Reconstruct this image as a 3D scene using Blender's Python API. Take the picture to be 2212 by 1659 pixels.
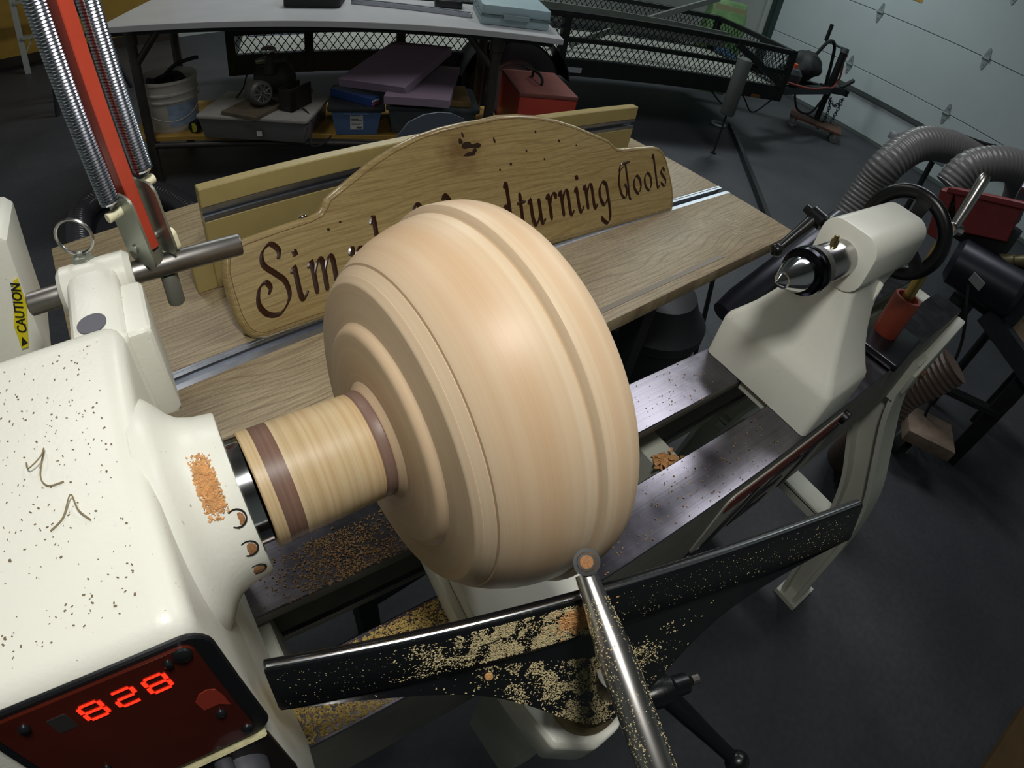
import bpy, bmesh, math, random
from mathutils import Vector, Matrix, noise as mnoise
random.seed(7)
S = bpy.context.scene
for o in list(bpy.data.objects): bpy.data.objects.remove(o)
COL = S.collection
PI = math.pi

# ------------------------------------------------------------------ camera
FPX, K3 = 1221.024, -0.0783013          # action-camera wide lens: theta = r/f + k3 (r/f)^3
RC = Matrix(((0.82068416, 0.3201449, -0.47327028),
             (-0.55424968, 0.64735022, -0.52320645),
             (0.13886974, 0.69169714, 0.70871028)))
CAM = Vector((0, 0, 1.322))
cd = bpy.data.cameras.new('camera'); cam = bpy.data.objects.new('camera', cd); COL.objects.link(cam)
cd.type = 'PANO'; cd.sensor_width = 36.0; cd.sensor_height = 27.0; cd.sensor_fit = 'HORIZONTAL'
cd.clip_start = 0.01; cd.clip_end = 100
def _set(n, v):
    for t in (cd, getattr(cd, 'cycles', None)):
        if t is not None and hasattr(t, n):
            try: setattr(t, n, v); return
            except Exception: pass
_set('panorama_type', 'FISHEYE_LENS_POLYNOMIAL')
q = 2212 / 36.0 / FPX
_set('fisheye_fov', PI)
_set('fisheye_polynomial_k0', 0.0); _set('fisheye_polynomial_k1', -q); _set('fisheye_polynomial_k2', 0.0)
_set('fisheye_polynomial_k3', -K3 * q**3); _set('fisheye_polynomial_k4', 0.0)
cam.matrix_world = Matrix.Translation(CAM) @ RC.to_4x4()
S.camera = cam

# ------------------------------------------------------------------ world, lights, exposure
S.view_settings.view_transform = 'Standard'; S.view_settings.look = 'None'
S.view_settings.gamma = 1.0; S.view_settings.use_curve_mapping = False
S.view_settings.exposure = 0.0
w = bpy.data.worlds.new('world'); S.world = w; w.use_nodes = True
w.node_tree.nodes['Background'].inputs[0].default_value = (0.30, 0.36, 0.40, 1)
w.node_tree.nodes['Background'].inputs[1].default_value = 0.03
def area(name, loc, target, sx, sy, power, col):
    l = bpy.data.lights.new(name, 'AREA'); l.shape = 'RECTANGLE'; l.size = sx; l.size_y = sy
    l.energy = power; l.color = col
    o = bpy.data.objects.new(name, l); COL.objects.link(o); o.location = loc
    o.rotation_euler = (Vector(target) - Vector(loc)).to_track_quat('-Z', 'Y').to_euler()
    return o
area('ceiling_area_light', (2.25, 0.85, 2.85), (2.25, 0.85, 0), 0.35, 1.3, 19, (0.96, 0.97, 1.0))
area('ceiling_area_light', (1.7, 3.7, 2.85), (1.7, 3.7, 0), 1.3, 0.3, 40, (0.95, 1.0, 0.98))
area('ceiling_area_light', (4.8, 3.0, 2.85), (4.8, 3.0, 0), 1.3, 0.3, 28, (0.88, 1.0, 0.98))
area('ceiling_area_light', (-0.4, 2.1, 2.85), (-0.4, 2.1, 0), 0.3, 1.2, 10, (1.0, 0.98, 0.95))  # unseen fill light, added to brighten under the bench and the left floor
area('work_lamp_light', (0.090, 0.02, 1.73), (0.16, 0.25, 1.0), 0.13, 0.13, 4.0, (1.0, 0.98, 0.93))   # lamp head just above the camera

# ------------------------------------------------------------------ materials
def lin(h):
    h = h.lstrip('#'); c = [int(h[i:i+2], 16) / 255 for i in (0, 2, 4)]
    return tuple(x / 12.92 if x <= 0.04045 else ((x + 0.055) / 1.055) ** 2.4 for x in c) + (1,)
MATS = {}
class NT:
    def __init__(s, name):
        s.m = bpy.data.materials.new(name); s.m.use_nodes = True; s.t = s.m.node_tree
        s.b = s.t.nodes['Principled BSDF']; s.tc = None
    def n(s, typ, **k):
        x = s.t.nodes.new(typ)
        for a, b in k.items():
            if hasattr(x, a): setattr(x, a, b)
            else: x.inputs[a].default_value = b
        return x
    def l(s, a, b): s.t.links.new(a, b)
    def coord(s, scale=(1, 1, 1), rot=(0, 0, 0), loc=(0, 0, 0)):
        if not s.tc: s.tc = s.n('ShaderNodeTexCoord')
        mp = s.n('ShaderNodeMapping'); mp.inputs['Scale'].default_value = scale
        mp.inputs['Rotation'].default_value = rot; mp.inputs['Location'].default_value = loc
        s.l(s.tc.outputs['Object'], mp.inputs[0]); return mp.outputs[0]
    def ramp(s, fac, stops):
        r = s.n('ShaderNodeValToRGB'); e = r.color_ramp.elements
        while len(e) < len(stops): e.new(0.5)
        for i, (p, c) in enumerate(stops): e[i].position = p; e[i].color = c if len(c) == 4 else c + (1,)
        s.l(fac, r.inputs[0]); return r.outputs[0]
    def mix(s, fac, a, b, mode='MIX'):
        x = s.n('ShaderNodeMix'); x.data_type = 'RGBA'; x.blend_type = mode
        for v, i in ((fac, 0), (a, 6), (b, 7)):
            if isinstance(v, (int, float)): x.inputs[i].default_value = v
            elif isinstance(v, tuple): x.inputs[i].default_value = v
            else: s.l(v, x.inputs[i])
        return x.outputs[2]
    def bump(s, h, strength, dist=0.001):
        b = s.n('ShaderNodeBump'); b.inputs['Strength'].default_value = strength; b.inputs['Distance'].default_value = dist
        s.l(h, b.inputs['Height']); s.l(b.outputs[0], s.b.inputs['Normal'])

def M(name, col='#808080', rough=0.5, metal=0.0, var=0.0, vs=20.0, bump=0.0, bs=200.0, speck=None, coat=0.0, spec=0.5, emit=None, es=1.0, trans=0.0, alpha=1.0):
    if name in MATS: return MATS[name]
    t = NT(name); c = lin(col)
    t.b.inputs['Roughness'].default_value = rough; t.b.inputs['Metallic'].default_value = metal
    t.b.inputs['Specular IOR Level'].default_value = spec; t.b.inputs['Coat Weight'].default_value = coat
    t.b.inputs['Transmission Weight'].default_value = trans; t.b.inputs['Alpha'].default_value = alpha
    out = None
    if var:
        no = t.n('ShaderNodeTexNoise', Scale=vs, Detail=6.0, Roughness=0.6); t.l(t.coord(), no.inputs['Vector'])
        d = tuple(x * (1 - var) for x in c[:3]) + (1,); l = tuple(min(1, x * (1 + var)) for x in c[:3]) + (1,)
        out = t.ramp(no.outputs['Fac'], [(0.3, d), (0.7, l)])
    if speck:                                   # scattered darker dust grains on paint
        sc, thr, scol = speck
        vo = t.n('ShaderNodeTexNoise', Scale=sc, Detail=3.0, Roughness=0.7); t.l(t.coord(), vo.inputs['Vector'])
        f = t.ramp(vo.outputs['Fac'], [(thr, (0, 0, 0)), (thr + 0.04, (1, 1, 1))])
        out = t.mix(f, out if out is not None else c, lin(scol))
    if out is not None: t.l(out, t.b.inputs['Base Color'])
    else: t.b.inputs['Base Color'].default_value = c
    if bump:
        no = t.n('ShaderNodeTexNoise', Scale=bs, Detail=3.0); t.l(t.coord(), no.inputs['Vector']); t.bump(no.outputs['Fac'], bump)
    if emit:
        t.b.inputs['Emission Color'].default_value = lin(emit); t.b.inputs['Emission Strength'].default_value = es
    MATS[name] = t.m; return t.m

def wood(name, base, dark, light, freq=95.0, rough=0.45, yaw=0.0, coat=0.0, across='y', contrast=0.55, amp=7.0, pore=0.5, stain=None):
    """planked grain: growth lines running along local x, bent by slow noise, with fine pores"""
    if name in MATS: return MATS[name]
    t = NT(name); rot = t.n('ShaderNodeMapping'); tc = t.n('ShaderNodeTexCoord'); rot.inputs['Rotation'].default_value = (0, 0, -yaw)
    t.l(tc.outputs['Object'], rot.inputs[0]); sp = t.n('ShaderNodeSeparateXYZ'); t.l(rot.outputs[0], sp.inputs[0])
    ac = sp.outputs[1 if across == 'y' else 2]
    cb = t.n('ShaderNodeCombineXYZ'); t.l(sp.outputs[0], cb.inputs[0]); t.l(ac, cb.inputs[1])
    def noi(sx, sy, sc, det, rg=0.55):
        mp = t.n('ShaderNodeMapping'); mp.inputs['Scale'].default_value = (sx, sy, 1); t.l(cb.outputs[0], mp.inputs[0])
        no = t.n('ShaderNodeTexNoise', Scale=sc, Detail=det, Roughness=rg); t.l(mp.outputs[0], no.inputs['Vector']); return no.outputs['Fac']
    def ma(op, a, b=None):
        x = t.n('ShaderNodeMath', operation=op)
        for k, v in enumerate((a, b)):
            if v is None: continue
            if isinstance(v, (int, float)): x.inputs[k].default_value = v
            else: t.l(v, x.inputs[k])
        return x.outputs[0]
    slow = noi(1.0, 3.2, 1.7, 2.0); ln_ = ma('SINE', ma('ADD', ma('MULTIPLY', ac, freq * 6.283), ma('MULTIPLY', slow, amp * 6.283)))
    pores = noi(1.0, 32.0, 16.0, 6.0, 0.7); tone = noi(1.0, 5.0, 3.0, 4.0)
    c1 = t.ramp(tone, [(0.3, lin(base)), (0.7, lin(light))])
    g = t.ramp(ln_, [(0.0, (1, 1, 1)), (0.55, (1, 1, 1)), (1.0, (0, 0, 0))])
    po = t.ramp(pores, [(0.38, (1, 1, 1)), (0.56, (0, 0, 0))])
    wt = ma('MULTIPLY', ma('SUBTRACT', 1.0, g), contrast); pt = ma('MULTIPLY', po, pore)
    c2 = t.mix(wt, c1, lin(dark)); c3 = t.mix(pt, c2, lin(dark))
    if stain:                                    # brown discoloured heartwood round a knot
        ce, rad, scol = stain
        dv = t.n('ShaderNodeVectorMath', operation='DISTANCE'); t.l(tc.outputs['Object'], dv.inputs[0]); dv.inputs[1].default_value = ce
        f_ = ma('ADD', ma('DIVIDE', dv.outputs['Value'], rad), ma('MULTIPLY', noi(1.0, 1.6, 26.0, 5.0, 0.65), 1.6))
        c3 = t.mix(t.ramp(f_, [(0.55, (0.85, 0.85, 0.85)), (1.0, (0, 0, 0))]) if False else t.ramp(ma('MULTIPLY', f_, 0.5), [(0.42, (0.75, 0.75, 0.75)), (0.85, (0, 0, 0))]), c3, lin(scol))
    t.l(c3, t.b.inputs['Base Color'])
    t.b.inputs['Roughness'].default_value = rough; t.b.inputs['Coat Weight'].default_value = coat; t.b.inputs['Coat Roughness'].default_value = 0.12
    t.bump(pores, 0.2, 0.0005)
    MATS[name] = t.m; return t.m

def ringwood(name, base, dark, light, axis=(0.1875, 1.0655), scale=260.0, rough=0.42):
    """turned wood seen as rings round the lathe axis: colour follows distance along and from the axis"""
    if name in MATS: return MATS[name]
    t = NT(name); tc = t.n('ShaderNodeTexCoord'); sp = t.n('ShaderNodeSeparateXYZ'); t.l(tc.outputs['Object'], sp.inputs[0])
    dy = t.n('ShaderNodeMath', operation='SUBTRACT'); t.l(sp.outputs[1], dy.inputs[0]); dy.inputs[1].default_value = axis[0]
    dz = t.n('ShaderNodeMath', operation='SUBTRACT'); t.l(sp.outputs[2], dz.inputs[0]); dz.inputs[1].default_value = axis[1]
    cb = t.n('ShaderNodeCombineXYZ'); t.l(dy.outputs[0], cb.inputs[0]); t.l(dz.outputs[0], cb.inputs[1])
    ln = t.n('ShaderNodeVectorMath', operation='LENGTH'); t.l(cb.outputs[0], ln.inputs[0])
    c2 = t.n('ShaderNodeCombineXYZ'); t.l(sp.outputs[0], c2.inputs[0]); t.l(ln.outputs['Value'], c2.inputs[1])
    n1 = t.n('ShaderNodeTexNoise', Scale=scale, Detail=6.0, Roughness=0.65); t.l(c2.outputs[0], n1.inputs['Vector'])
    n2 = t.n('ShaderNodeTexNoise', Scale=scale * 0.16, Detail=2.0); t.l(c2.outputs[0], n2.inputs['Vector'])
    a = t.ramp(n1.outputs['Fac'], [(0.3, lin(dark)), (0.5, lin(base)), (0.72, lin(light))])
    b = t.ramp(n2.outputs['Fac'], [(0.35, lin('#f2dcc6')), (0.6, (1, 1, 1, 1))])
    t.l(t.mix(0.55, a, b, 'MULTIPLY'), t.b.inputs['Base Color']); t.b.inputs['Roughness'].default_value = rough
    t.b.inputs['Specular IOR Level'].default_value = 0.35
    MATS[name] = t.m; return t.m

cream = M('cream_enamel', '#e6e6da', 0.34, bump=0.12, bs=420, var=0.03, vs=9, speck=(330, 0.70, '#8d8672'))
cream_leg = M('cream_cast_paint', '#c9cabd', 0.45, bump=0.1, bs=300, var=0.06, vs=8)
black_enamel = M('black_enamel', '#0c0d10', 0.30, bump=0.12, bs=500)
black_plastic = M('black_plastic', '#121316', 0.38)
black_steel = M('black_steel', '#101416', 0.55, var=0.3, vs=12)
dark_rubber = M('dark_rubber', '#15161a', 0.7)
chrome = M('chrome', '#d4d6d8', 0.12, 1.0)
steel = M('polished_steel', '#b8b6b4', 0.24, 1.0, var=0.12, vs=60)
steel_dull = M('dull_steel', '#8d8a86', 0.38, 1.0, var=0.2, vs=40)
zinc = M('zinc_plate', '#9ea398', 0.42, 0.8, var=0.1, vs=30)
spring_steel = M('spring_steel', '#c9cdd6', 0.2, 1.0)
ivory = M('ivory_plastic', '#e7e2c0', 0.42)
red_paint = M('red_enamel', '#b9442f', 0.4, var=0.06, vs=40, bump=0.05, bs=500)
dull_red = M('dull_red_paint', '#7c2a2d', 0.45, var=0.12, vs=20)
alu = M('aluminium', '#a9adb5', 0.34, 0.9, var=0.1, vs=60)
white_sticker = M('white_sticker', '#dadbd8', 0.5)

def bedmetal():
    t = NT('ground_iron'); t.b.inputs['Metallic'].default_value = 1.0
    no = t.n('ShaderNodeTexNoise', Scale=3.0, Detail=6.0); t.l(t.coord((1, 160, 30)), no.inputs['Vector'])
    n2 = t.n('ShaderNodeTexNoise', Scale=38.0, Detail=5.0); t.l(t.coord(), n2.inputs['Vector'])
    a = t.ramp(n2.outputs['Fac'], [(0.3, lin('#66636a')), (0.7, lin('#7a777e'))])
    b = t.ramp(no.outputs['Fac'], [(0.3, (0.82, 0.82, 0.82)), (0.6, (1, 1, 1))])
    t.l(t.mix(1.0, a, b, 'MULTIPLY'), t.b.inputs['Base Color'])
    r = t.n('ShaderNodeMapRange'); r.inputs['To Min'].default_value = 0.17; r.inputs['To Max'].default_value = 0.30; t.l(n2.outputs['Fac'], r.inputs[0]); t.l(r.outputs[0], t.b.inputs['Roughness'])
    t.bump(no.outputs['Fac'], 0.06, 0.0004)
    return t.m
bed_iron = bedmetal()
bed_side = M('bed_side_iron', '#8c8a80', 0.55, 0.0, var=0.12, vs=30)

def floor_mat():
    t = NT('dark_concrete')
    a = t.n('ShaderNodeTexNoise', Scale=1.1, Detail=8.0, Roughness=0.65); t.l(t.coord(), a.inputs['Vector'])
    b = t.n('ShaderNodeTexNoise', Scale=55.0, Detail=4.0); t.l(t.coord(), b.inputs['Vector'])
    c = t.ramp(a.outputs['Fac'], [(0.3, lin('#323339')), (0.55, lin('#3e4045')), (0.75, lin('#4d4d4f'))])
    d = t.ramp(b.outputs['Fac'], [(0.35, (0.86, 0.86, 0.88)), (0.65, (1.08, 1.08, 1.08))])
    t.l(t.mix(1.0, c, d, 'MULTIPLY'), t.b.inputs['Base Color']); t.b.inputs['Roughness'].default_value = 0.55
    t.bump(b.outputs['Fac'], 0.1, 0.001)
    return t.m
concrete = floor_mat()

# ------------------------------------------------------------------ mesh helpers
class MB:
    def __init__(s): s.v = []; s.f = []
    def add(s, vs, fs):
        k = len(s.v); s.v += [tuple(x) for x in vs]; s.f += [tuple(i + k for i in f) for f in fs]; return s
    def box(s, c, d, m=None):
        x, y, z = (a / 2 for a in d)
        vs = [Vector((sx * x, sy * y, sz * z)) for sz in (-1, 1) for sy in (-1, 1) for sx in (-1, 1)]
        if m is not None: vs = [m @ v for v in vs]
        vs = [v + Vector(c) for v in vs]
        return s.add(vs, [(0, 2, 3, 1), (4, 5, 7, 6), (0, 1, 5, 4), (2, 6, 7, 3), (0, 4, 6, 2), (1, 3, 7, 5)])
    def prism(s, poly, a, b, fn):
        """poly: 2D outline, extruded from a to b along the third coordinate; fn(p,q,t)->3D"""
        n = len(poly); vs = [fn(p[0], p[1], a) for p in poly] + [fn(p[0], p[1], b) for p in poly]
        fs = [tuple(range(n))[::-1], tuple(range(n, 2 * n))] + [(i, (i + 1) % n, n + (i + 1) % n, n + i) for i in range(n)]
        return s.add(vs, fs)
    def cyl(s, p0, p1, r0, r1=None, n=20, caps=True):
        r1 = r0 if r1 is None else r1; p0 = Vector(p0); p1 = Vector(p1); a = (p1 - p0).normalized()
        e = a.orthogonal().normalized(); g = a.cross(e)
        vs = [p0 + (e * math.cos(2 * PI * i / n) + g * math.sin(2 * PI * i / n)) * r0 for i in range(n)]
        vs += [p1 + (e * math.cos(2 * PI * i / n) + g * math.sin(2 * PI * i / n)) * r1 for i in range(n)]
        fs = [(i, (i + 1) % n, n + (i + 1) % n, n + i) for i in range(n)]
        if caps: fs += [tuple(range(n))[::-1], tuple(range(n, 2 * n))]
        return s.add(vs, fs)
    def lathe(s, prof, o=(0, 0, 0), a=(1, 0, 0), n=48, closed=False):
        """prof: list of (along, radius)"""
        o = Vector(o); a = Vector(a).normalized(); e = a.orthogonal().normalized(); g = a.cross(e)
        vs = []; m = len(prof)
        for (x, r) in prof:
            for i in range(n): vs.append(o + a * x + (e * math.cos(2 * PI * i / n) + g * math.sin(2 * PI * i / n)) * r)
        fs = []
        for k in range(m if closed else m - 1):
            k2 = (k + 1) % m
            for i in range(n): fs.append((k * n + i, k * n + (i + 1) % n, k2 * n + (i + 1) % n, k2 * n + i))
        return s.add(vs, fs)
    def tube(s, pts, r, n=8, closed=False, caps=True):
        pts = [Vector(p) for p in pts]; m = len(pts)
        rr = r if isinstance(r, (list, tuple)) else [r] * m
        vs = []; prev = None
        for i, p in enumerate(pts):
            d = (pts[(i + 1) % m] - pts[i - 1]) if closed else (pts[min(i + 1, m - 1)] - pts[max(i - 1, 0)])
            d = d.normalized() if d.length > 1e-9 else Vector((0, 0, 1))
            if prev is None: e = d.orthogonal().normalized()
            else:
                e = prev - d * prev.dot(d); e = e.normalized() if e.length > 1e-6 else d.orthogonal().normalized()
            prev = e; g = d.cross(e)
            for k in range(n): vs.append(p + (e * math.cos(2 * PI * k / n) + g * math.sin(2 * PI * k / n)) * rr[i])
        fs = []
        for i in range(m if closed else m - 1):
            j = (i + 1) % m
            for k in range(n): fs.append((i * n + k, i * n + (k + 1) % n, j * n + (k + 1) % n, j * n + k))
        if caps and not closed: fs += [tuple(range(n))[::-1], tuple(range((m - 1) * n, m * n))]
        return s.add(vs, fs)
    def sphere(s, c, r, n=12, sc=(1, 1, 1)):
        prof = [(-r * math.cos(PI * i / n), max(1e-5, r * math.sin(PI * i / n))) for i in range(n + 1)]
        k = len(s.v); s.lathe(prof, (0, 0, 0), (0, 0, 1), 2 * n)
        for i in range(k, len(s.v)): s.v[i] = tuple(Vector(c) + Vector((s.v[i][0] * sc[0], s.v[i][1] * sc[1], s.v[i][2] * sc[2])))
        return s
    def build(s, name, mat, parent=None, bevel=0.0, seg=2, angle=35, kind=None):
        me = bpy.data.meshes.new(name); me.from_pydata(s.v, [], s.f)
        bm = bmesh.new(); bm.from_mesh(me)
        bmesh.ops.remove_doubles(bm, verts=bm.verts, dist=1e-6)
        bmesh.ops.recalc_face_normals(bm, faces=bm.faces)
        if bevel:
            ed = [e for e in bm.edges if len(e.link_faces) == 2 and e.calc_face_angle(0) > math.radians(28)]
            bmesh.ops.bevel(bm, geom=ed, offset=bevel, segments=seg, profile=0.6, affect='EDGES', clamp_overlap=True)
        bm.to_mesh(me); bm.free()
        for p in me.polygons: p.use_smooth = True
        me.set_sharp_from_angle(angle=math.radians(angle))
        me.materials.append(mat)
        o = bpy.data.objects.new(name, me); COL.objects.link(o)
        if parent is not None: attach(o, parent)
        if kind: o['kind'] = kind
        return o
def attach(o, parent):
    o.parent = parent; o.matrix_parent_inverse = WM[parent.name].inverted() if parent.name in WM else Matrix.Identity(4)
WM = {}
def tag(o, label, cat, group=None, kind=None):
    o['label'] = label; o['category'] = cat
    if group: o['group'] = group
    if kind: o['kind'] = kind
    return o
def thing(name, label, cat, loc=(0, 0, 0), group=None):
    o = bpy.data.objects.new(name, None); COL.objects.link(o); o.location = loc; o.empty_display_size = 0.05
    WM[o.name] = Matrix.Translation(Vector(loc)); return tag(o, label, cat, group)
def struct(o): o['kind'] = 'structure'; return o
def copy_part(src, parent, shift):
    """another copy of a part (shared mesh), moved by shift in world space"""
    c = src.copy(); COL.objects.link(c); c.parent = parent; c.matrix_parent_inverse = WM[parent.name].inverted() if parent.name in WM else Matrix.Identity(4)
    c.location = Vector(src.location) + Vector(shift); return c
def catmull(p, k=8, closed=False):
    p = [Vector(x) for x in p]; n = len(p); out = []
    for i in range(n if closed else n - 1):
        a = p[(i - 1) % n] if closed or i > 0 else p[0]; b = p[i]; c = p[(i + 1) % n]; d = p[(i + 2) % n] if closed or i + 2 < n else p[-1]
        for j in range(k):
            t = j / k
            out.append(0.5 * ((2 * b) + (c - a) * t + (2 * a - 5 * b + 4 * c - d) * t * t + (3 * b - a - 3 * c + d) * t ** 3))
    if not closed: out.append(p[-1])
    return out
class Frame:
    """local frame: origin, yaw; P(u,v,z) -> world"""
    def __init__(s, o, yaw): s.o = Vector(o); s.y = yaw; s.u = Vector((math.cos(yaw), math.sin(yaw), 0)); s.v = Vector((-math.sin(yaw), math.cos(yaw), 0)); s.m = Matrix.Rotation(yaw, 3, 'Z')
    def P(s, u, v, z): return s.o + s.u * u + s.v * v + Vector((0, 0, z))
    def box(s, mb, u0, u1, v0, v1, z0, z1): return mb.box(s.P((u0 + u1) / 2, (v0 + v1) / 2, (z0 + z1) / 2), (u1 - u0, v1 - v0, z1 - z0), s.m)
def roundrect(x0, x1, y0, y1, r, k=5):
    out = []
    for cx, cy, a0 in ((x1 - r, y1 - r, 0), (x0 + r, y1 - r, 90), (x0 + r, y0 + r, 180), (x1 - r, y0 + r, 270)):
        for i in range(k + 1):
            a = math.radians(a0 + 90 * i / k); out.append((cx + r * math.cos(a), cy + r * math.sin(a)))
    return out
def textmesh(name, body, size, mtx, mat, parent, extr=0.0004, shear=0.0, align='CENTER', bold=0.0):
    cu = bpy.data.curves.new(name, 'FONT'); cu.body = body; cu.size = size; cu.extrude = extr; cu.shear = shear; cu.align_x = align; cu.align_y = 'CENTER'; cu.offset = bold; cu.resolution_u = 4
    ob = bpy.data.objects.new(name, cu); COL.objects.link(ob)
    dg = bpy.context.evaluated_depsgraph_get(); me = bpy.data.meshes.new_from_object(ob.evaluated_get(dg))
    bpy.data.objects.remove(ob); me.transform(mtx); me.materials.clear(); me.materials.append(mat)
    o = bpy.data.objects.new(name, me); COL.objects.link(o)
    if parent is not None: attach(o, parent)
    return o
def basis(o, x, y):
    x = Vector(x).normalized(); y = Vector(y).normalized(); z = x.cross(y)
    m = Matrix((x, y, z)).transposed().to_4x4(); m.translation = Vector(o); return m

# ------------------------------------------------------------------ room
struct(MB().box((2.6, 2.6, -0.06), (9.0, 9.0, 0.12)).build('floor', concrete))
wall_paint = M('pale_wall_paint', '#a9b0ac', 0.7, var=0.05, vs=3)
ochre = M('ochre_wall_panel', '#a88434', 0.6, var=0.12, vs=4)
struct(MB().box((2.6, 6.42, 1.5), (9.0, 0.12, 3.0)).build('wall_back', wall_paint))
struct(MB().box((-1.86, 2.6, 1.5), (0.12, 9.0, 3.0)).build('wall_left', wall_paint))
struct(MB().box((2.6, -1.86, 1.5), (9.0, 0.12, 3.0)).build('wall_front', wall_paint))
struct(MB().box((2.6, 2.6, 3.06), (9.0, 9.0, 0.12)).build('ceiling', M('ceiling_paint', '#a8aaa8', 0.8)))
struct(MB().box((-0.6, 6.33, 1.2), (2.3, 0.05, 2.4)).build('trim_1', ochre))
struct(MB().box((-0.6, 6.30, 0.05), (2.3, 0.03, 0.10)).build('baseboard_back', M('dark_baseboard', '#2b2118', 0.6)))
DW = Frame((6.447, 3.43, 0), math.radians(83.33 - 180))     # u runs along the door towards -y, v points into the room (-x side: towards +... )
DW = Frame((6.447, 3.43, 0), math.radians(83.33))           # u: +y, v: -x (into the room)
mb = MB(); DW.box(mb, -6.0, -4.6, -0.30, -0.12, 0, 3); DW.box(mb, 0.60, 3.2, -0.30, -0.12, 0, 3); DW.box(mb, -4.6, 0.60, -0.30, -0.12, 2.5, 3)
struct(mb.build('wall_right', wall_paint))
# sectional garage door, its hinges, tracks and posters
door_white = M('door_white_enamel', '#b9c3c6', 0.6, bump=0.25, bs=900, var=0.03, vs=3)
door = struct(bpy.data.objects.new('door_1', None)); COL.objects.link(door); WM[door.name] = Matrix.Identity(4)
hinge_steel = M('hinge_steel', '#8f999a', 0.5, 0.3, var=0.15, vs=40)
for k in range(4):
    mb = MB(); DW.box(mb, -4.55, 0.52, -0.05, 0.0, 0.03 + k * 0.605, 0.03 + k * 0.605 + 0.600); mb.build('door_panel', door_white, door, bevel=0.004, seg=1)
mb = MB(); DW.box(mb, -4.55, 0.52, -0.045, 0.012, 0.0, 0.035); mb.build('bottom_seal', M('door_seal_grey', '#5d6563', 0.7), door)
mb = MB(); DW.box(mb, -4.5, -0.42, 0.0, 0.035, 0.405, 0.430); DW.box(mb, -4.5, -0.42, 0.030, 0.040, 0.395, 0.440); mb.build('reinforcing_rail', M('galvanised_dark', '#6f7879', 0.4, 0.7), door)
hinge0 = None
def hinge_at(u, z):
    mb = MB(); f = lambda p, q, t: DW.P(u + p, t, z + q)
    mb.prism([(-0.035, 0), (-0.014, 0.085), (0, 0.1), (0.014, 0.085), (0.035, 0)], 0.0, 0.008, f)
    mb.prism([(-0.035, -0.008), (-0.014, -0.095), (0, -0.11), (0.014, -0.095), (0.035, -0.008)], 0.0, 0.008, f)
    mb.cyl(DW.P(u - 0.036, 0.012, z - 0.004), DW.P(u + 0.036, 0.012, z - 0.004), 0.011, n=10)
    for dz in (0.05, -0.06): mb.cyl(DW.P(u, 0.006, z + dz), DW.P(u, 0.014, z + dz), 0.008, n=8)
    return mb
for row, us in ((0.632, (-0.62, -1.82, -3.0)), (1.237, (0.42, -0.72, -1.92, -3.1)), (1.842, (0.42, -0.75, -1.9, -2.9))):
    for u_ in us: hinge_at(u_, row).build('hinge', hinge_steel, door)
mb = MB(); DW.box(mb, 0.50, 0.58, 0.0, 0.09, 0.02, 2.5); DW.box(mb, 0.52, 0.56, 0.09, 0.10, 0.02, 2.5); t1 = struct(mb.build('trim_2', M('track_green_steel', '#3e4f4b', 0.5, 0.6)))
mb = MB(); DW.box(mb, 0.60, 0.72, -0.12, 0.01, 0, 2.5); struct(mb.build('trim_3', wall_paint))
poster_y = M('yellow_poster', '#c2a13a', 0.6, var=0.15, vs=25); poster_b = M('gold_poster', '#a8823c', 0.6, var=0.3, vs=30)
for (u0, u1, z0, z1, mt, lb) in ((-0.56, -0.25, 1.32, 1.75, poster_y, 'plain yellow notice stuck high on the white garage door'), (-1.10, -0.72, 1.46, 1.9, poster_b, 'gold and brown picture poster on the white garage door')):
    p = thing('poster', lb, 'poster', DW.P((u0 + u1) / 2, 0.005, z0))
    mb = MB(); DW.box(mb, u0, u1, 0.001, 0.004, z0, z1); mb.build('sheet', mt, p)
    mb = MB()
    for i in range(4): DW.box(mb, u0 + 0.03, u1 - 0.03 - 0.02 * (i % 3), 0.004, 0.005, z0 + 0.05 + i * 0.05, z0 + 0.065 + i * 0.05)
    mb.build('printed_lines', M('faded_print', '#8f742b', 0.6), p)

# ------------------------------------------------------------------ lathe bed and legs
AY, AZ = 0.1875, 1.0655
BZ = 0.8584
bed = thing('lathe_bed', 'long ground iron lathe bed with two flat ways on cream cast legs', 'lathe bed', (0.45, AY, 0))
yz = lambda p, q, t: (t, p, q)
fw = [(0.0975, BZ), (0.1622, BZ), (0.1622, BZ - 0.016), (0.150, BZ - 0.022), (0.118, BZ - 0.024), (0.118, 0.705), (0.124, 0.700), (0.124, 0.688), (0.0975, 0.688)]
w_ = MB().prism(fw, -0.46, 1.287, yz).build('way', bed_iron, bed, bevel=0.0012, seg=1)
def sides(o):
    o.data.materials.append(bed_side)
    for p in o.data.polygons:
        if p.normal.z < 0.7: p.material_index = 1
sides(w_)
rw = [(2 * AY - p + 0.0005, q) for p, q in fw]
sides(MB().prism(rw, -0.46, 1.287, yz).build('way', bed_iron, bed, bevel=0.0012, seg=1))
for x0, x1, zt in ((-0.05, -0.028, 0.83), (0.150, 0.175, 0.775), (0.452, 0.492, 0.775), (0.86, 0.885, 0.775), (1.24, 1.287, 0.84)):
    MB().box(((x0 + x1) / 2, AY, (zt + 0.69) / 2), (x1 - x0, 0.139, zt - 0.69), None).build('cross_rib', cream_leg, bed, bevel=0.002, seg=1)
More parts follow.
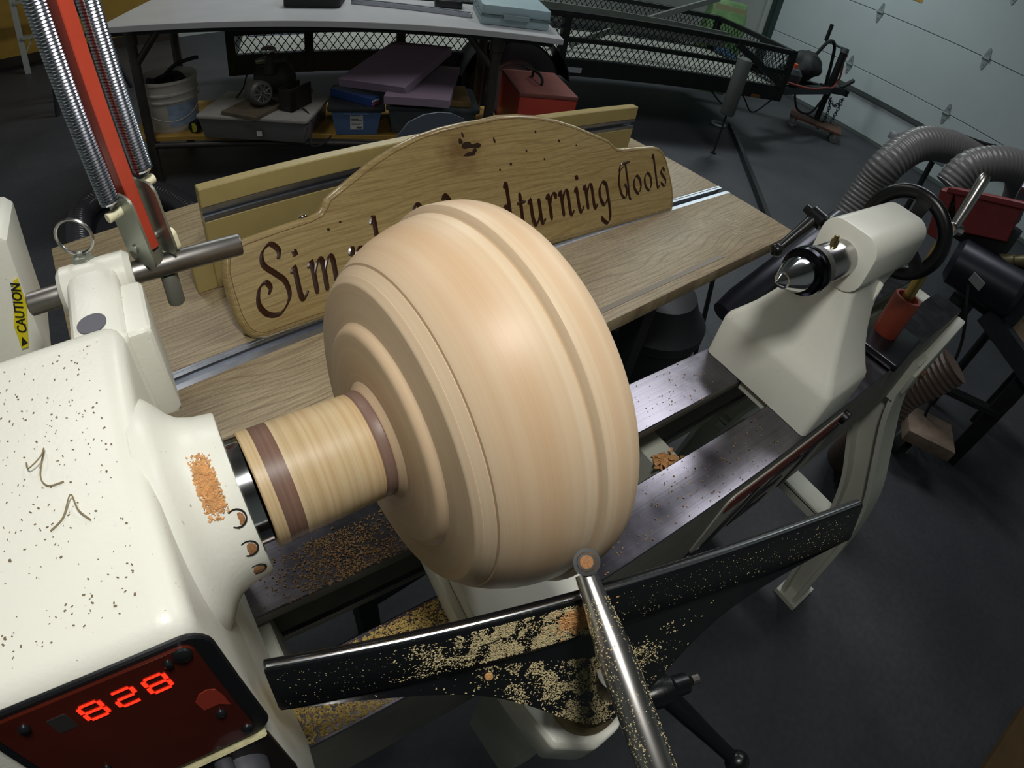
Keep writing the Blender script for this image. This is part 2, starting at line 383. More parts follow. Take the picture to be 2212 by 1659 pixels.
# a leg is a tapering cast channel that swings outward to its foot
def leg(xc, side):
    pts = catmull([(AY - side * 0.098, 0.70), (AY - side * 0.118, 0.63), (AY - side * 0.165, 0.53), (AY - side * 0.212, 0.43), (AY - side * 0.240, 0.31), (AY - side * 0.256, 0.17), (AY - side * 0.272, 0.012)], 6)
    inn = []
    for i, p in enumerate(pts):
        t = i / (len(pts) - 1); inn.append((p.x + side * (0.052 * (1 - t) ** 0.6 + 0.040), p.y + 0.012 * (1 - t)))
    out = [(p.x, p.y) for p in pts]
    mb = MB(); mb.prism(out + inn[::-1], xc - 0.008, xc + 0.008, yz)
    def flange(c, w, th):
        n = len(c); vs = []
        for i, (y, z) in enumerate(c):
            a = Vector(c[max(0, i - 1)]); b = Vector(c[min(n - 1, i + 1)]); d = (b - a).normalized(); nn = Vector((-d.y, d.x)) * th / 2
            for sx in (-1, 1): vs += [(xc + sx * w / 2, y + nn.x, z + nn.y), (xc + sx * w / 2, y - nn.x, z - nn.y)]
        fs = []
        for i in range(n - 1):
            k = 4 * i
            for a, b in ((0, 1), (1, 3), (3, 2), (2, 0)): fs.append((k + a, k + b, k + 4 + b, k + 4 + a))
        fs += [(0, 1, 3, 2), (4 * n - 4, 4 * n - 3, 4 * n - 1, 4 * n - 2)]
        mb.add(vs, fs)
    flange(out, 0.085, 0.012); flange(inn, 0.085, 0.010)
    mb.box((xc, AY - side * 0.250, 0.008), (0.10, 0.075, 0.016))
    mb.box((xc, AY - side * 0.070, 0.735), (0.10, 0.07, 0.10))
    return mb.build('leg', cream_leg, bed, angle=40)
for xc in (1.15, -0.30):
    for sd in (1, -1): leg(xc, sd)
MB().box((1.15, AY, 0.30), (0.062, 0.42, 0.014)).box((1.124, AY, 0.285), (0.010, 0.42, 0.03)).box((1.176, AY, 0.285), (0.010, 0.42, 0.03)).build('leg_stretcher', cream_leg, bed, bevel=0.002, seg=1)
# end bracket of the front way with its bolt
MB().prism([(1.10, 0.76), (1.12, 0.70), (1.20, 0.70), (1.28, 0.79), (1.283, 0.845), (1.19, 0.80)], 0.075, 0.0975, lambda p, q, t: (p, t, q)).build('end_bracket', cream_leg, bed, bevel=0.004)
MB().cyl((1.155, 0.068, 0.748), (1.155, 0.0975, 0.748), 0.013, n=6).build('bolt', M('rusty_bolt', '#6b4a35', 0.7, 0.3, var=0.3, vs=80), bed)
MB().cyl((0.735, 0.088, 0.825), (0.735, 0.0975, 0.825), 0.011, n=16).build('stop_pin', black_plastic, bed)
# maker's plate on the front face
pl = MB(); pl.prism(roundrect(0.445, 0.735, 0.702, 0.838, 0.016), 0.0955, 0.0974, lambda p, q, t: (p, t, q))
plate = pl.build('name_plate', M('plate_grey_white', '#b9b5ab', 0.4), bed)
MB().prism(roundrect(0.452, 0.728, 0.800, 0.832, 0.010), 0.0948, 0.0955, lambda p, q, t: (p, t, q)).build('red_band', M('plate_red', '#7d2a1e', 0.45), plate)
plate_m = basis((0.59, 0.0946, 0.752), (1, 0, 0), (0, 0, 1))
textmesh('plate_lettering', 'JET', 0.105, plate_m @ Matrix.Diagonal((1.75, 1.15, 1, 1)), M('plate_black', '#101012', 0.4), plate, 0.0005, 0.25, bold=0.002)

# ------------------------------------------------------------------ headstock
hs = thing('lathe_headstock', 'cream enamelled lathe headstock with a dark red digital speed panel', 'headstock', (-0.2, AY, BZ))
sec = [(0.279, BZ), (0.279, 1.130), (0.096, 1.130), (0.0657, 0.985), (0.0657, 0.905), (0.0965, BZ)]
hb = MB(); hb.prism(sec, -0.44, -0.036, yz); hb.build('headstock_body', cream, hs, bevel=0.013, seg=5)
MB().lathe([(-0.042, 0.064), (-0.036, 0.0635), (-0.031, 0.058), (-0.027, 0.0525), (-0.022, 0.0485), (-0.015, 0.0462), (-0.0045, 0.0448), (-0.0035, 0.0440), (-0.0035, 0.036), (-0.012, 0.035), (-0.012, 0.002)], (0, AY, AZ), (1, 0, 0), 64).build('spindle_nose_casting', cream, hs, angle=50)
MB().lathe([(-0.012, 0.030), (0.0035, 0.030), (0.0035, 0.004)], (0, AY, AZ), (1, 0, 0), 48).build('spindle', chrome, hs)
hole_dark = M('hole_dark', '#17110c', 0.9); dust_tan = M('packed_sawdust', '#9c6f48', 0.9, var=0.35, vs=900)
for a, xh in ((139, -0.0095), (160, -0.0098), (181, -0.0102)):
    a = math.radians(a); d = Vector((0, math.cos(a), math.sin(a))); p = Vector((xh, AY, AZ)) + d * 0.0453
    h = MB().lathe([(0.0004, 0.0048), (0.0004, 0.0040), (-0.004, 0.0038), (-0.004, 0.0002)], p, d, 20).build('index_hole', hole_dark, hs)
    MB().lathe([(0.0006, 0.0001), (0.0005, 0.0028), (0.0003, 0.0036)], p - Vector((0, 0, 0.0008)), d, 14).build('hole_dust', dust_tan, h)
# sloping control panel
pdn = Vector((0, -0.024, -0.115)).normalized(); pn = Vector((1, 0, 0)).cross(pdn) * -1
if pn.y > 0: pn = -pn
PO = Vector((0, 0.0955, 1.128))
pp = lambda x, s, t: PO + Vector((x, 0, 0)) + pdn * s + pn * t
MB().prism(roundrect(-0.1225, -0.0325, 0.000, 0.086, 0.010), 0.0, 0.0026, pp).build('panel_bezel', black_plastic, hs, bevel=0.0008, seg=1)
red_glass = M('smoked_red_acrylic', '#48190f', 0.12, coat=0.6, var=0.15, vs=30)
panel = MB().prism(roundrect(-0.1170, -0.0395, 0.0028, 0.081, 0.005), 0.0026, 0.0040, pp).build('display_panel', red_glass, hs)
seg_on = M('led_red', '#ff2a12', 0.4, emit='#ff2410', es=2.2); seg_off = M('led_off', '#2b1110', 0.4)
SEG = {'8': 'abcdefg', '2': 'abged', ' ': ''}
def digit(x0, s0, ch):
    W, H, TH = 0.0078, 0.0098, 0.00075; sl = -0.00012
    on = MB()
    def bar(xa, sa, xb, sb, th):
        on.prism([(xa, sa - th), (xb, sb - th), (xb, sb + th), (xa, sa + th)] if abs(xb - xa) > abs(sb - sa) else [(xa - th, sa), (xa + th, sa), (xb + th, sb), (xb - th, sb)], 0.0041, 0.0044, pp)
    g = 0.0007
    pos = {'a': (x0 + g, s0, x0 + W - g, s0, TH * .7), 'g': (x0 + g, s0 + H / 2, x0 + W - g, s0 + H / 2, TH * .7), 'd': (x0 + g, s0 + H, x0 + W - g, s0 + H, TH * .7),
           'f': (x0, s0 + g, x0, s0 + H / 2 - g, TH), 'b': (x0 + W, s0 + g, x0 + W, s0 + H / 2 - g, TH), 'e': (x0, s0 + H / 2 + g, x0, s0 + H - g, TH), 'c': (x0 + W, s0 + H / 2 + g, x0 + W, s0 + H - g, TH)}
    for k in SEG[ch]: bar(*pos[k])
    return on
for x0, s0, ch in ((-0.0868, 0.0112, '8'), (-0.0742, 0.0112, '2'), (-0.0618, 0.0112, '8')):
    digit(x0, s0, ch).build('digit', seg_on, panel)
MB().prism(roundrect(-0.0990, -0.0915, 0.0112, 0.0212, 0.001), 0.0040, 0.0042, pp).build('unlit_digit', M('unlit_grey', '#2d2a28', 0.5), panel)
MB().prism([(-0.0515, 0.046), (-0.0520, 0.038), (-0.0490, 0.034), (-0.0455, 0.033), (-0.0425, 0.035), (-0.0415, 0.042), (-0.0415, 0.050), (-0.0450, 0.046), (-0.0490, 0.046)], 0.0040, 0.0043, pp).build('painted_reflection', M('reflection_orange', '#8a2e1c', 0.5), panel)  # orange-red reflection in the acrylic, painted on as a flat patch
scr = M('dark_screw', '#26282a', 0.35, 0.6)
for x, s_, r in ((-0.0440, 0.0060, 0.0036), (-0.0500, 0.0075, 0.0019), (-0.1065, 0.0100, 0.0022), (-0.0425, 0.0745, 0.0030), (-0.0990, 0.0560, 0.0018), (-0.0470, 0.0530, 0.0022)):
    b = MB().lathe([(0, r), (0.0012, r * 0.95), (0.0018, r * 0.6), (0.0019, 0.0001)], pp(x, s_, 0.0040), pn, 18).build('panel_screw', scr, hs)
# lower plate with the speed knob under its pale ledge
MB().prism(roundrect(-0.082, -0.0372, 0.0892, 0.146, 0.004), 0.0, 0.0030, pp).build('knob_plate', M('brown_black_plate', '#1c1513', 0.4), hs, bevel=0.0006, seg=1)
MB().prism([(-0.082, 0.0872), (-0.0375, 0.0872), (-0.0375, 0.0890), (-0.082, 0.0890)], 0.0, 0.0048, pp).build('panel_ledge', M('dusty_cream_ledge', '#b7b088', 0.6, var=0.2, vs=200), hs, bevel=0.001, seg=1)
knob_grey = M('knob_grey', '#3d3e44', 0.5)
MB().lathe([(0, 0.0125), (0.003, 0.0122), (0.015, 0.0112), (0.017, 0.0102), (0.017, 0.0001)], pp(-0.0575, 0.112, 0.003), pn, 28).build('speed_knob', knob_grey, hs)
MB().lathe([(0, 0.0045), (0.008, 0.0045), (0.009, 0.0036), (0.009, 0.0001)], pp(-0.0625, 0.097, 0.003), pn, 18).build('switch_button', knob_grey, hs)
MB().prism(roundrect(-0.300, -0.1300, 0.004, 0.140, 0.030, 8), 0.0, 0.006, pp).build('side_cover', black_plastic, hs, bevel=0.002)
# rear bracket, rod clamp, spring pin with pull ring
bk = thing('lamp_bracket', 'cream cast bracket behind the headstock with a wire pull ring on top', 'bracket', (-0.05, 0.30, 1.04))
MB().prism([(0.27, 1.02), (0.27, 1.122), (0.345, 1.128), (0.362, 1.120), (0.368, 1.09), (0.352, 1.055), (0.31, 1.03)], -0.066, -0.034, yz).build('bracket_arm', cream, bk, bevel=0.006, seg=3)
MB().lathe([(-0.072, 0.0135), (-0.069, 0.0165), (-0.029, 0.0165), (-0.025, 0.0135), (-0.025, 0.0076)], (0, 0.345, 1.113), (1, 0, 0), 32).build('rod_boss', cream, bk)
MB().box((-0.032, 0.30, 1.085), (0.022, 0.052, 0.07)).build('bracket_rib', cream, bk, bevel=0.005, seg=3)
MB().cyl((-0.0525, 0.289, 1.110), (-0.0525, 0.289, 1.1242), 0.0085, n=28).build('plug', M('plug_grey', '#5f6068', 0.5), bk)
MB().lathe([(-0.002, 0.0075), (0.003, 0.0075), (0.004, 0.0060), (0.006, 0.0055), (0.0065, 0.003), (0.0085, 0.0025), (0.009, 0.0001)], (-0.0535, 0.352, 1.126), (0, 0, 1), 6).build('spring_pin', zinc, bk)
rc_ = Vector((-0.0535, 0.352, 1.1452)); ru = Vector((0.93, -0.36, 0)).normalized()
MB().tube([rc_ + (ru * math.cos(a) + Vector((0, 0.05, 1)).normalized() * math.sin(a)) * 0.0118 for a in (2 * PI * i / 40 for i in range(40))], 0.0011, 8, closed=True).build('pull_ring', steel, bk)
rod = tag(MB().lathe([(-0.094, 0.0001), (-0.094, 0.0065), (-0.093, 0.0075), (0.046, 0.0075), (0.047, 0.0068), (0.047, 0.0001)], (0, 0.345, 1.113), (1, 0, 0), 32).build('support_rod', steel_dull), 'short round steel support rod through the cream bracket', 'rod')

# ------------------------------------------------------------------ spring-arm lamp standing on the rod
lamp = thing('spring_lamp', 'spring-balanced lamp arm with a red bar between two coil springs', 'lamp', (-0.008, 0.345, 1.11))
L0 = Vector((-0.010, 0.345, 1.122)); L1 = Vector((-0.0290, 0.345, 1.330)); ld = (L1 - L0).normalized(); ls = Vector((0.868, 0.496, 0)); ls = (ls - ld * ls.dot(ld)).normalized(); ln = ld.cross(ls)
LP = lambda a, b, c: L0 + ld * a + ls * b + ln * c
def lbox(mb, a0, a1, b0, b1, c0, c1):
    vs = [LP(a, b, c) for a in (a0, a1) for b in (b0, b1) for c in (c0, c1)]
    return mb.add(vs, [(0, 1, 3, 2), (4, 6, 7, 5), (0, 4, 5, 1), (2, 3, 7, 6), (0, 2, 6, 4), (1, 5, 7, 3)])
arm = MB(); lbox(arm, 0.006, 0.215, -0.0042, 0.0042, -0.005, 0.005); arm.build('red_bar', red_paint, lamp, bevel=0.0006, seg=1)
for b0, nm in ((-0.0088, 'side_plate'), (0.0080, 'side_plate')):
    mb = MB(); mb.prism(roundrect(-0.002, 0.050, -0.015, 0.015, 0.008), b0, b0 + 0.0016, lambda p, q_, t: LP(p, t, q_ - 0.001)); mb.build(nm, zinc, lamp)
for b0, b1, a0 in ((-0.0185, -0.0075, 0.0385), (0.0080, 0.0190, 0.0455)):
    mb = MB(); mb.cyl(LP(a0, b0, 0), LP(a0, b1, 0), 0.0032, n=16); mb.build('spring_peg', ivory, lamp, bevel=0.0004, seg=1)
MB().cyl(LP(0.010, -0.0100, 0.002), LP(0.010, 0.0105, 0.002), 0.0030, n=14).build('pivot_bolt', zinc, lamp)
mb = MB(); mb.prism(roundrect(-0.004, 0.012, -0.004, 0.004, 0.0038), 0.013, 0.019, lambda p, q_, t: LP(p + 0.001, t - 0.003, q_ - 0.006)); mb.build('wing_knob', ivory, lamp, bevel=0.0008)
def spring(bx, a0, a1, r, nt):
    pts = []
    for i in range(nt * 10 + 1):
        t = i / (nt * 10); an = 2 * PI * nt * t
        pts.append(LP(a0 + (a1 - a0) * t, bx + r * math.cos(an), r * math.sin(an)))
    mb = MB(); mb.tube(pts, 0.00092, 5)
    mb.tube([LP(a0, bx + r, 0), LP(a0 - 0.003, bx + r * 0.4, 0), LP(a0 - 0.006, bx, 0.003), LP(a0 - 0.0095, bx, 0), LP(a0 - 0.007, bx, -0.003)], 0.0007, 5)
    return mb
spring(-0.0128, 0.046, 0.198, 0.0055, 86).build('coil_spring', spring_steel, lamp)
spring(0.0140, 0.053, 0.212, 0.0055, 90).build('coil_spring', spring_steel, lamp)
mb = MB(); lbox(mb, 0.200, 0.235, -0.020, -0.006, -0.006, 0.006); mb.build('upper_bracket', zinc, lamp, bevel=0.001)
mb = MB(); mb.cyl(LP(0.004, 0.0, 0.0), LP(-0.006, 0.0, 0.0), 0.0062, n=16); mb.build('clamp_block', zinc, lamp)
mb = MB(); mb.cyl((-0.004, 0.345, 1.106), (-0.004, 0.345, 1.082), 0.0058, n=18); mb.build('stud', M('grey_stud', '#7b7d74', 0.5, 0.4), lamp, bevel=0.001)

# ------------------------------------------------------------------ bowl blank on its waste block
bowl = thing('bowl_blank', 'large pale maple bowl blank turned on the lathe', 'bowl', (0, 0.1867, 1.0636))
ba = Vector((1, 0.038, -0.027)).normalized(); bl_ = Vector((0, 0, 1)).cross(ba).normalized()
bowl.rotation_euler = Matrix((ba, bl_, ba.cross(bl_))).transposed().to_euler()
def turned(prof, nm, mat, n=96, angle=35):
    o = MB().lathe(prof, (0, 0, 0), (1, 0, 0), n).build(nm, mat, None, angle=angle); o.parent = bowl; return o     # local x is the turning axis
maple = ringwood('maple_rings', '#d0b99b', '#cab193', '#d6c3a6', (0, 0))
turned([(0.0775, 0.0330), (0.0775, 0.0630), (0.0778, 0.0648), (0.0786, 0.0662), (0.0800, 0.0674), (0.0820, 0.0684), (0.0828, 0.0690), (0.0831, 0.0700), (0.0831, 0.0908), (0.0833, 0.0915), (0.0840, 0.0925),
        (0.0862, 0.0950), (0.0864, 0.0950), (0.0890, 0.0976), (0.0908, 0.0992), (0.0910, 0.0984), (0.0914, 0.0986), (0.0917, 0.1003), (0.0924, 0.1010), (0.100, 0.1063), (0.110, 0.1116), (0.120, 0.1152), (0.130, 0.1178), (0.1362, 0.1187), (0.1370, 0.1180), (0.1374, 0.1178),
        (0.1388, 0.1216), (0.1396, 0.1227), (0.1412, 0.1232), (0.150, 0.1234), (0.157, 0.1229), (0.162, 0.1216), (0.1648, 0.1197), (0.1660, 0.117), (0.1660, 0.106), (0.160, 0.101), (0.135, 0.088), (0.115, 0.060), (0.108, 0.001)], 'bowl_body', maple, 180, 24)
block_wood = ringwood('block_rings', '#c9b48e', '#b9a078', '#d3c09d', (0, 0), scale=420.0)
walnut = ringwood('walnut_rings', '#7a6257', '#6b554b', '#8b7367', (0, 0), scale=300.0)
turned([(0.0035, 0.028), (0.0035, 0.0322), (0.0042, 0.0328), (0.0102, 0.0327)], 'block_end', block_wood)
turned([(0.0102, 0.0327), (0.0204, 0.0325)], 'dark_band', walnut)
turned([(0.0204, 0.0325), (0.045, 0.0321), (0.0670, 0.0317), (0.0676, 0.0310)], 'waste_block', block_wood)
turned([(0.0676, 0.0310), (0.0684, 0.0316), (0.0735, 0.0322), (0.0742, 0.0316)], 'dark_band', walnut)
turned([(0.0742, 0.0316), (0.0750, 0.0332), (0.0765, 0.0345), (0.0777, 0.0362)], 'glue_collar', maple)

# ------------------------------------------------------------------ tool rest, banjo, turning tool
rd = Vector((0.961, -0.276, 0)).normalized(); rp = Vector((-0.276, -0.961, 0)).normalized(); RO = Vector((0.1258, 0.0575, 1.0500)); RK = 0.93
RP = lambda s, a, z: RO + rd * (s * RK) + rp * (a * RK) + Vector((0, 0, z * RK))
rest = thing('tool_rest', 'long black cast tool rest dusted with shavings in front of the bowl', 'tool rest', RP(0.03, 0.03, -0.17))
def restsec(s):
    """cross section at s: (out, up) points of the casting; deeper and further out round the post"""
    b = math.exp(-((s - 0.028) / 0.055) ** 2); c = math.exp(-((s - 0.028) / 0.12) ** 2)
    low = -0.036 - 0.036 * c - 0.034 * b; outl = 0.0150 + 0.018 * c + 0.028 * b
    return [(-0.004, -0.0015), (-0.0015, 0.0), (0.0015, 0.0), (0.0035, -0.0016), (0.0145, -0.029), (0.0150, -0.0325), (0.0125, -0.0345), (0.009 + 0.006 * c + 0.010 * b, -0.036 - 0.006 * c - 0.008 * b),
            (outl - 0.0015, low + 0.003), (outl - 0.004, low), (-0.004 + 0.02 * b, low - 0.001), (-0.006, -0.032), (-0.0065, -0.008)]
ss = [-0.170 + 0.409 * i / 48 for i in range(49)]
mb = MB(); k = 13; vs = []; fs = []
for s_ in ss:
    for a, z in restsec(s_): vs.append(RP(s_, a, z))
for i in range(48):
    for j in range(k): fs.append((i * k + j, i * k + (j + 1) % k, (i + 1) * k + (j + 1) % k, (i + 1) * k + j))
fs += [tuple(range(k))[::-1], tuple(range(48 * k, 49 * k))]
mb.add(vs, fs); mb.build('rest_casting', black_enamel, rest, angle=45)
mb = MB(); mb.tube([RP(-0.1685, 0.0005, 0.0002), RP(0.034, 0.0005, 0.0002), RP(0.2365, 0.0005, 0.0002)], 0.0013, 10); mb.build('steel_edge', M('worn_edge_steel', '#cfd0d4', 0.18, 1.0), rest)
mb = MB(); mb.cyl(RP(0.030, 0.036, -0.06), RP(0.030, 0.036, -0.17), 0.0128, n=24); mb.build('rest_post', steel_dull, rest)
banjo = thing('banjo', 'cream cast banjo carrying the tool rest across the bed', 'banjo', (0.13, 0.06, BZ))
# arm over the bed and out toward the operator
bj = lambda p, q_, t: Vector((p, q_, t))
mb = MB(); mb.prism([(0.128, 0.26), (0.214, 0.26), (0.214, 0.12), (0.190, 0.035), (0.174, 0.004), (0.155, -0.012), (0.130, -0.014), (0.106, 0.004), (0.104, 0.06), (0.112, 0.12)], BZ + 0.001, BZ + 0.052, bj)
banjo_arm = mb.build('banjo_arm', cream, banjo, bevel=0.005, seg=3)
mb = MB(); mb.prism([(0.118, 0.25), (0.126, 0.25), (0.110, 0.10), (0.102, 0.10)], BZ + 0.001, BZ + 0.034, bj); mb.build('side_flange', cream, banjo, bevel=0.002, seg=2)
pc = RP(0.030, 0.036, 0)
mb = MB(); mb.prism([(0.118, 0.088), (0.158, 0.088), (0.156, 0.012), (0.118, 0.014)], 0.60, BZ + 0.012, bj); mb.build('clamp_web', cream_leg, banjo, bevel=0.004)
mb = MB(); mb.lathe([(BZ + 0.030, 0.024), (BZ + 0.062, 0.0235), (BZ + 0.066, 0.021), (BZ + 0.066, 0.0135), (BZ + 0.03, 0.0135)], (pc.x, pc.y, 0), (0, 0, 1), 32); mb.build('post_collar', M('dusty_collar', '#8c7a58', 0.7, var=0.25, vs=120), banjo)
lever = thing('clamp_lever', 'black ball-ended clamp lever beside the tool rest post', 'lever', (0.205, -0.012, 0.905))
lv0 = Vector((0.187, -0.005, 0.905)); lv1 = Vector((0.226, -0.018, 0.905))
MB().cyl(lv0 - Vector((0.02, -0.006, 0)), lv0, 0.006, n=16).build('stud', steel_dull, lever)
MB().lathe([(0, 0.0085), (0.012, 0.0125), (0.024, 0.0125), (0.028, 0.009), (0.040, 0.0085), (0.041, 0.0001)], lv0 - Vector((0.004, -0.001, 0)), (lv1 - lv0), 24).build('hub', black_enamel, lever)
MB().cyl(lv1, lv1 + (lv1 - lv0).normalized() * 0.006, 0.0042, n=10).build('screw_end', steel_dull, lever)
a0 = lv0.lerp(lv1, 0.35); a1 = Vector((0.222, -0.085, 0.885))
MB().tube([a0, a0.lerp(a1, 0.3), a0.lerp(a1, 0.7), a1], [0.0085, 0.0078, 0.0062, 0.0055], 16).build('handle_arm', black_enamel, lever)
MB().sphere(a1 + (a1 - a0).normalized() * 0.006, 0.0098, 12).build('ball_end', black_enamel, lever)

tool = thing('turning_tool', 'polished steel carbide turning tool with a round cutter resting on the tool rest', 'chisel', (0.12, 0.02, 1.05))
t0 = Vector((0.1316, 0.0655, 1.0655)); t1 = Vector((0.1010, -0.060, 1.036)); td = (t1 - t0).normalized()
tside = Vector((td.y, -td.x, 0)).normalized()
TP = [(0.004, 0.0056), (0.010, 0.0060), (0.022, 0.0068), (0.040, 0.0088), (0.0455, 0.0092), (0.20, 0.0092), (0.2003, 0.0001)]
MB().lathe([(0.004, 0.0001)] + TP, t0, td, 36).build('tool_shaft', M('bright_tool_steel', '#d0cdc9', 0.26, 1.0, var=0.06, vs=90), tool)
cn = (CAM - t0).normalized(); cn = (Vector((-0.28, -0.30, 0.9))).normalized()
MB().lathe([(0.0, 0.0062), (0.0028, 0.0070), (0.0036, 0.0069), (0.0036, 0.0052), (0.0026, 0.0046), (0.0026, 0.0001)], t0 + Vector((0, 0, 0.0052)), cn, 32).build('round_cutter', chrome, tool)
MB().lathe([(0.0026, 0.0035), (0.0033, 0.0034), (0.0034, 0.0001)], t0 + Vector((0, 0, 0.0052)), cn, 18).build('cutter_screw', dust_tan, tool)

# ------------------------------------------------------------------ tailstock
ts = thing('lathe_tailstock', 'cream cast tailstock with a black handwheel clamped on the bed', 'tailstock', (0.66, AY, BZ))
TB = Frame((0.589, AY, BZ), 0.0)
def loft(rings, capped=True):
    mb = MB(); n = len(rings[0]); vs = [p for r in rings for p in r]; fs = []
    for i in range(len(rings) - 1):
        for j in range(n): fs.append((i * n + j, i * n + (j + 1) % n, (i + 1) * n + (j + 1) % n, (i + 1) * n + j))
    if capped: fs += [tuple(range(n))[::-1], tuple(range((len(rings) - 1) * n, len(rings) * n))]
    return mb.add(vs, fs)
def rr3(x0, x1, hw, z, r, yc=AY): return [Vector((p, q_, z)) for p, q_ in roundrect(x0, x1, yc - hw, yc + hw, r, 4)]
rings = [rr3(0.589, 0.706, 0.0885, BZ + 0.0005, 0.008), rr3(0.589, 0.706, 0.0885, BZ + 0.060, 0.010), rr3(0.591, 0.705, 0.0865, BZ + 0.068, 0.010), rr3(0.597, 0.703, 0.079, BZ + 0.078, 0.010),
         rr3(0.606, 0.702, 0.066, BZ + 0.098, 0.010), rr3(0.613, 0.703, 0.055, BZ + 0.120, 0.010), rr3(0.618, 0.708, 0.0455, BZ + 0.142, 0.010), rr3(0.620, 0.716, 0.040, BZ + 0.158, 0.010), rr3(0.621, 0.735, 0.0355, BZ + 0.172, 0.010), rr3(0.6215, 0.76, 0.034, BZ + 0.185, 0.010)]
loft(rings).build('tailstock_base', cream, ts, angle=40)
hsx = lambda p, q_, t: Vector((t, AY + p, AZ + q_))
mb = MB(); mb.prism(roundrect(-0.037, 0.037, -0.034, 0.040, 0.022, 6), 0.619, 0.792, hsx); mb.build('tailstock_barrel', cream, ts, bevel=0.0025, seg=2)
# raised ribs on the front shoulder of the base
for yy in (AY - 0.070,):
    mb = MB(); mb.prism([(0.655, BZ + 0.066), (0.704, BZ + 0.066), (0.704, BZ + 0.17), (0.700, BZ + 0.18), (0.690, BZ + 0.12), (0.672, BZ + 0.085)], yy + 0.028, yy + 0.042, lambda p, q_, t: Vector((p, t, q_))); mb.build('front_rib', cream, ts, bevel=0.004)
mb = MB(); mb.box((0.645, AY, BZ - 0.008), (0.10, 0.046, 0.016)); mb.build('guide_block', cream_leg, ts)
quill = MB().lathe([(0.56, 0.0001), (0.56, 0.0205), (0.5615, 0.0215), (0.64, 0.0215)], (0, AY, AZ), (1, 0, 0), 40).build('quill', steel, ts)
MB().lathe([(0.0, 0.0045), (0.008, 0.0045), (0.009, 0.003), (0.013, 0.0028), (0.0135, 0.0001)], (0.583, AY + 0.002, AZ + 0.0205), (0, 0.1, 1), 12).build('grease_nipple', M('brass_nipple', '#a3926a', 0.3, 1.0), ts)
lc = thing('live_center', 'pointed chrome live center in the tailstock quill', 'lathe center', (0.53, AY, AZ))
MB().lathe([(0.4765, 0.0002), (0.4885, 0.0068), (0.4888, 0.0085), (0.4905, 0.0090), (0.512, 0.0175), (0.528, 0.0182)], (0, AY, AZ), (1, 0, 0), 40).build('cone_point', chrome, lc, angle=25)
MB().lathe([(0.527, 0.0180), (0.527, 0.0215), (0.529, 0.0250), (0.5345, 0.0258), (0.536, 0.0240), (0.538, 0.0258), (0.5435, 0.0258), (0.545, 0.0235)], (0, AY, AZ), (1, 0, 0), 48).build('bearing_housing', M('blued_steel', '#2a2a31', 0.22, 1.0), lc, angle=25)
MB().lathe([(0.545, 0.0238), (0.5595, 0.0232), (0.5605, 0.0215)], (0, AY, AZ), (1, 0, 0), 48).build('rear_body', steel_dull, lc)
hw = thing('handwheel', 'black spoked handwheel with a chrome handle behind the tailstock', 'handwheel', (0.82, AY, AZ))
wx = 0.828
MB().lathe([(math.cos(a) * 0.0075, 0.0575 + math.sin(a) * 0.0105) for a in (2 * PI * i / 14 for i in range(14))], (wx, AY, AZ), (1, 0, 0), 72, closed=True).build('wheel_rim', black_enamel, hw)
MB().lathe([(-0.036, 0.0001), (-0.036, 0.019), (-0.012, 0.019), (-0.010, 0.0165), (0.008, 0.0155), (0.010, 0.012), (0.010, 0.0001)], (wx, AY, AZ), (1, 0, 0), 32).build('wheel_hub', black_enamel, hw)
for i in range(3):
    a = math.radians(95 + 120 * i); d = Vector((0, math.cos(a), math.sin(a))); e = Vector((0, -math.sin(a), math.cos(a))); c0 = Vector((wx - 0.004, AY, AZ))
    mb = MB()
    mb.add([c0 + d * r_ + e * sg * w_ + Vector((x_, 0, 0)) for r_, w_ in ((0.012, 0.013), (0.028, 0.0085), (0.044, 0.0095), (0.057, 0.014)) for sg in (-1, 1) for x_ in (-0.004, 0.004)],
           [(4 * i_ + a_, 4 * i_ + b_, 4 * i_ + 4 + b_, 4 * i_ + 4 + a_) for i_ in range(3) for a_, b_ in ((0, 1), (1, 3), (3, 2), (2, 0))] + [(0, 1, 3, 2), (12, 13, 15, 14)])
    mb.build('spoke', black_enamel, hw, bevel=0.0018, seg=2)
hp = Vector((wx + 0.006, AY - 0.050, AZ + 0.036))
MB().cyl(hp - Vector((0.004, 0, 0)), hp + Vector((0.012, 0, 0)), 0.0105, n=20).build('handle_base', chrome, hw, bevel=0.001)
hd = Vector((0.35, 0.05, 0.93)).normalized()
MB().lathe([(-0.010, 0.0001), (-0.010, 0.0062), (-0.002, 0.0075), (0.0, 0.0072), (0.014, 0.0072), (0.015, 0.0001)], hp + Vector((0.012, -0.001, 0.002)), (0.8, -0.6, 0.0), 20).build('handle_pivot', chrome, hw)
MB().lathe([(0.0, 0.0065), (0.010, 0.0068), (0.070, 0.0082), (0.078, 0.0082), (0.083, 0.006), (0.084, 0.0001)], hp + Vector((0.012, -0.001, 0.002)), hd, 24).build('crank_handle', steel, hw)
ll = thing('quill_lock_lever', 'black ball lever locking the quill behind the tailstock', 'lever', (0.655, 0.255, AZ))
l0 = Vector((0.648, AY + 0.034, AZ + 0.010)); l1 = Vector((0.648, AY + 0.078, AZ + 0.016))
MB().lathe([(0, 0.006), (0.012, 0.006), (0.013, 0.011), (0.032, 0.011), (0.034, 0.006), (0.042, 0.0055), (0.043, 0.0001)], l0, l1 - l0, 20).build('hub', black_enamel, ll)
le = Vector((0.600, AY + 0.066, AZ - 0.030))
MB().tube([l0.lerp(l1, 0.55), l0.lerp(l1, 0.55).lerp(le, 0.5), le], [0.0085, 0.0065, 0.0055], 14).build('handle_arm', black_enamel, ll)
MB().sphere(le, 0.0085, 10).build('ball_end', black_enamel, ll)
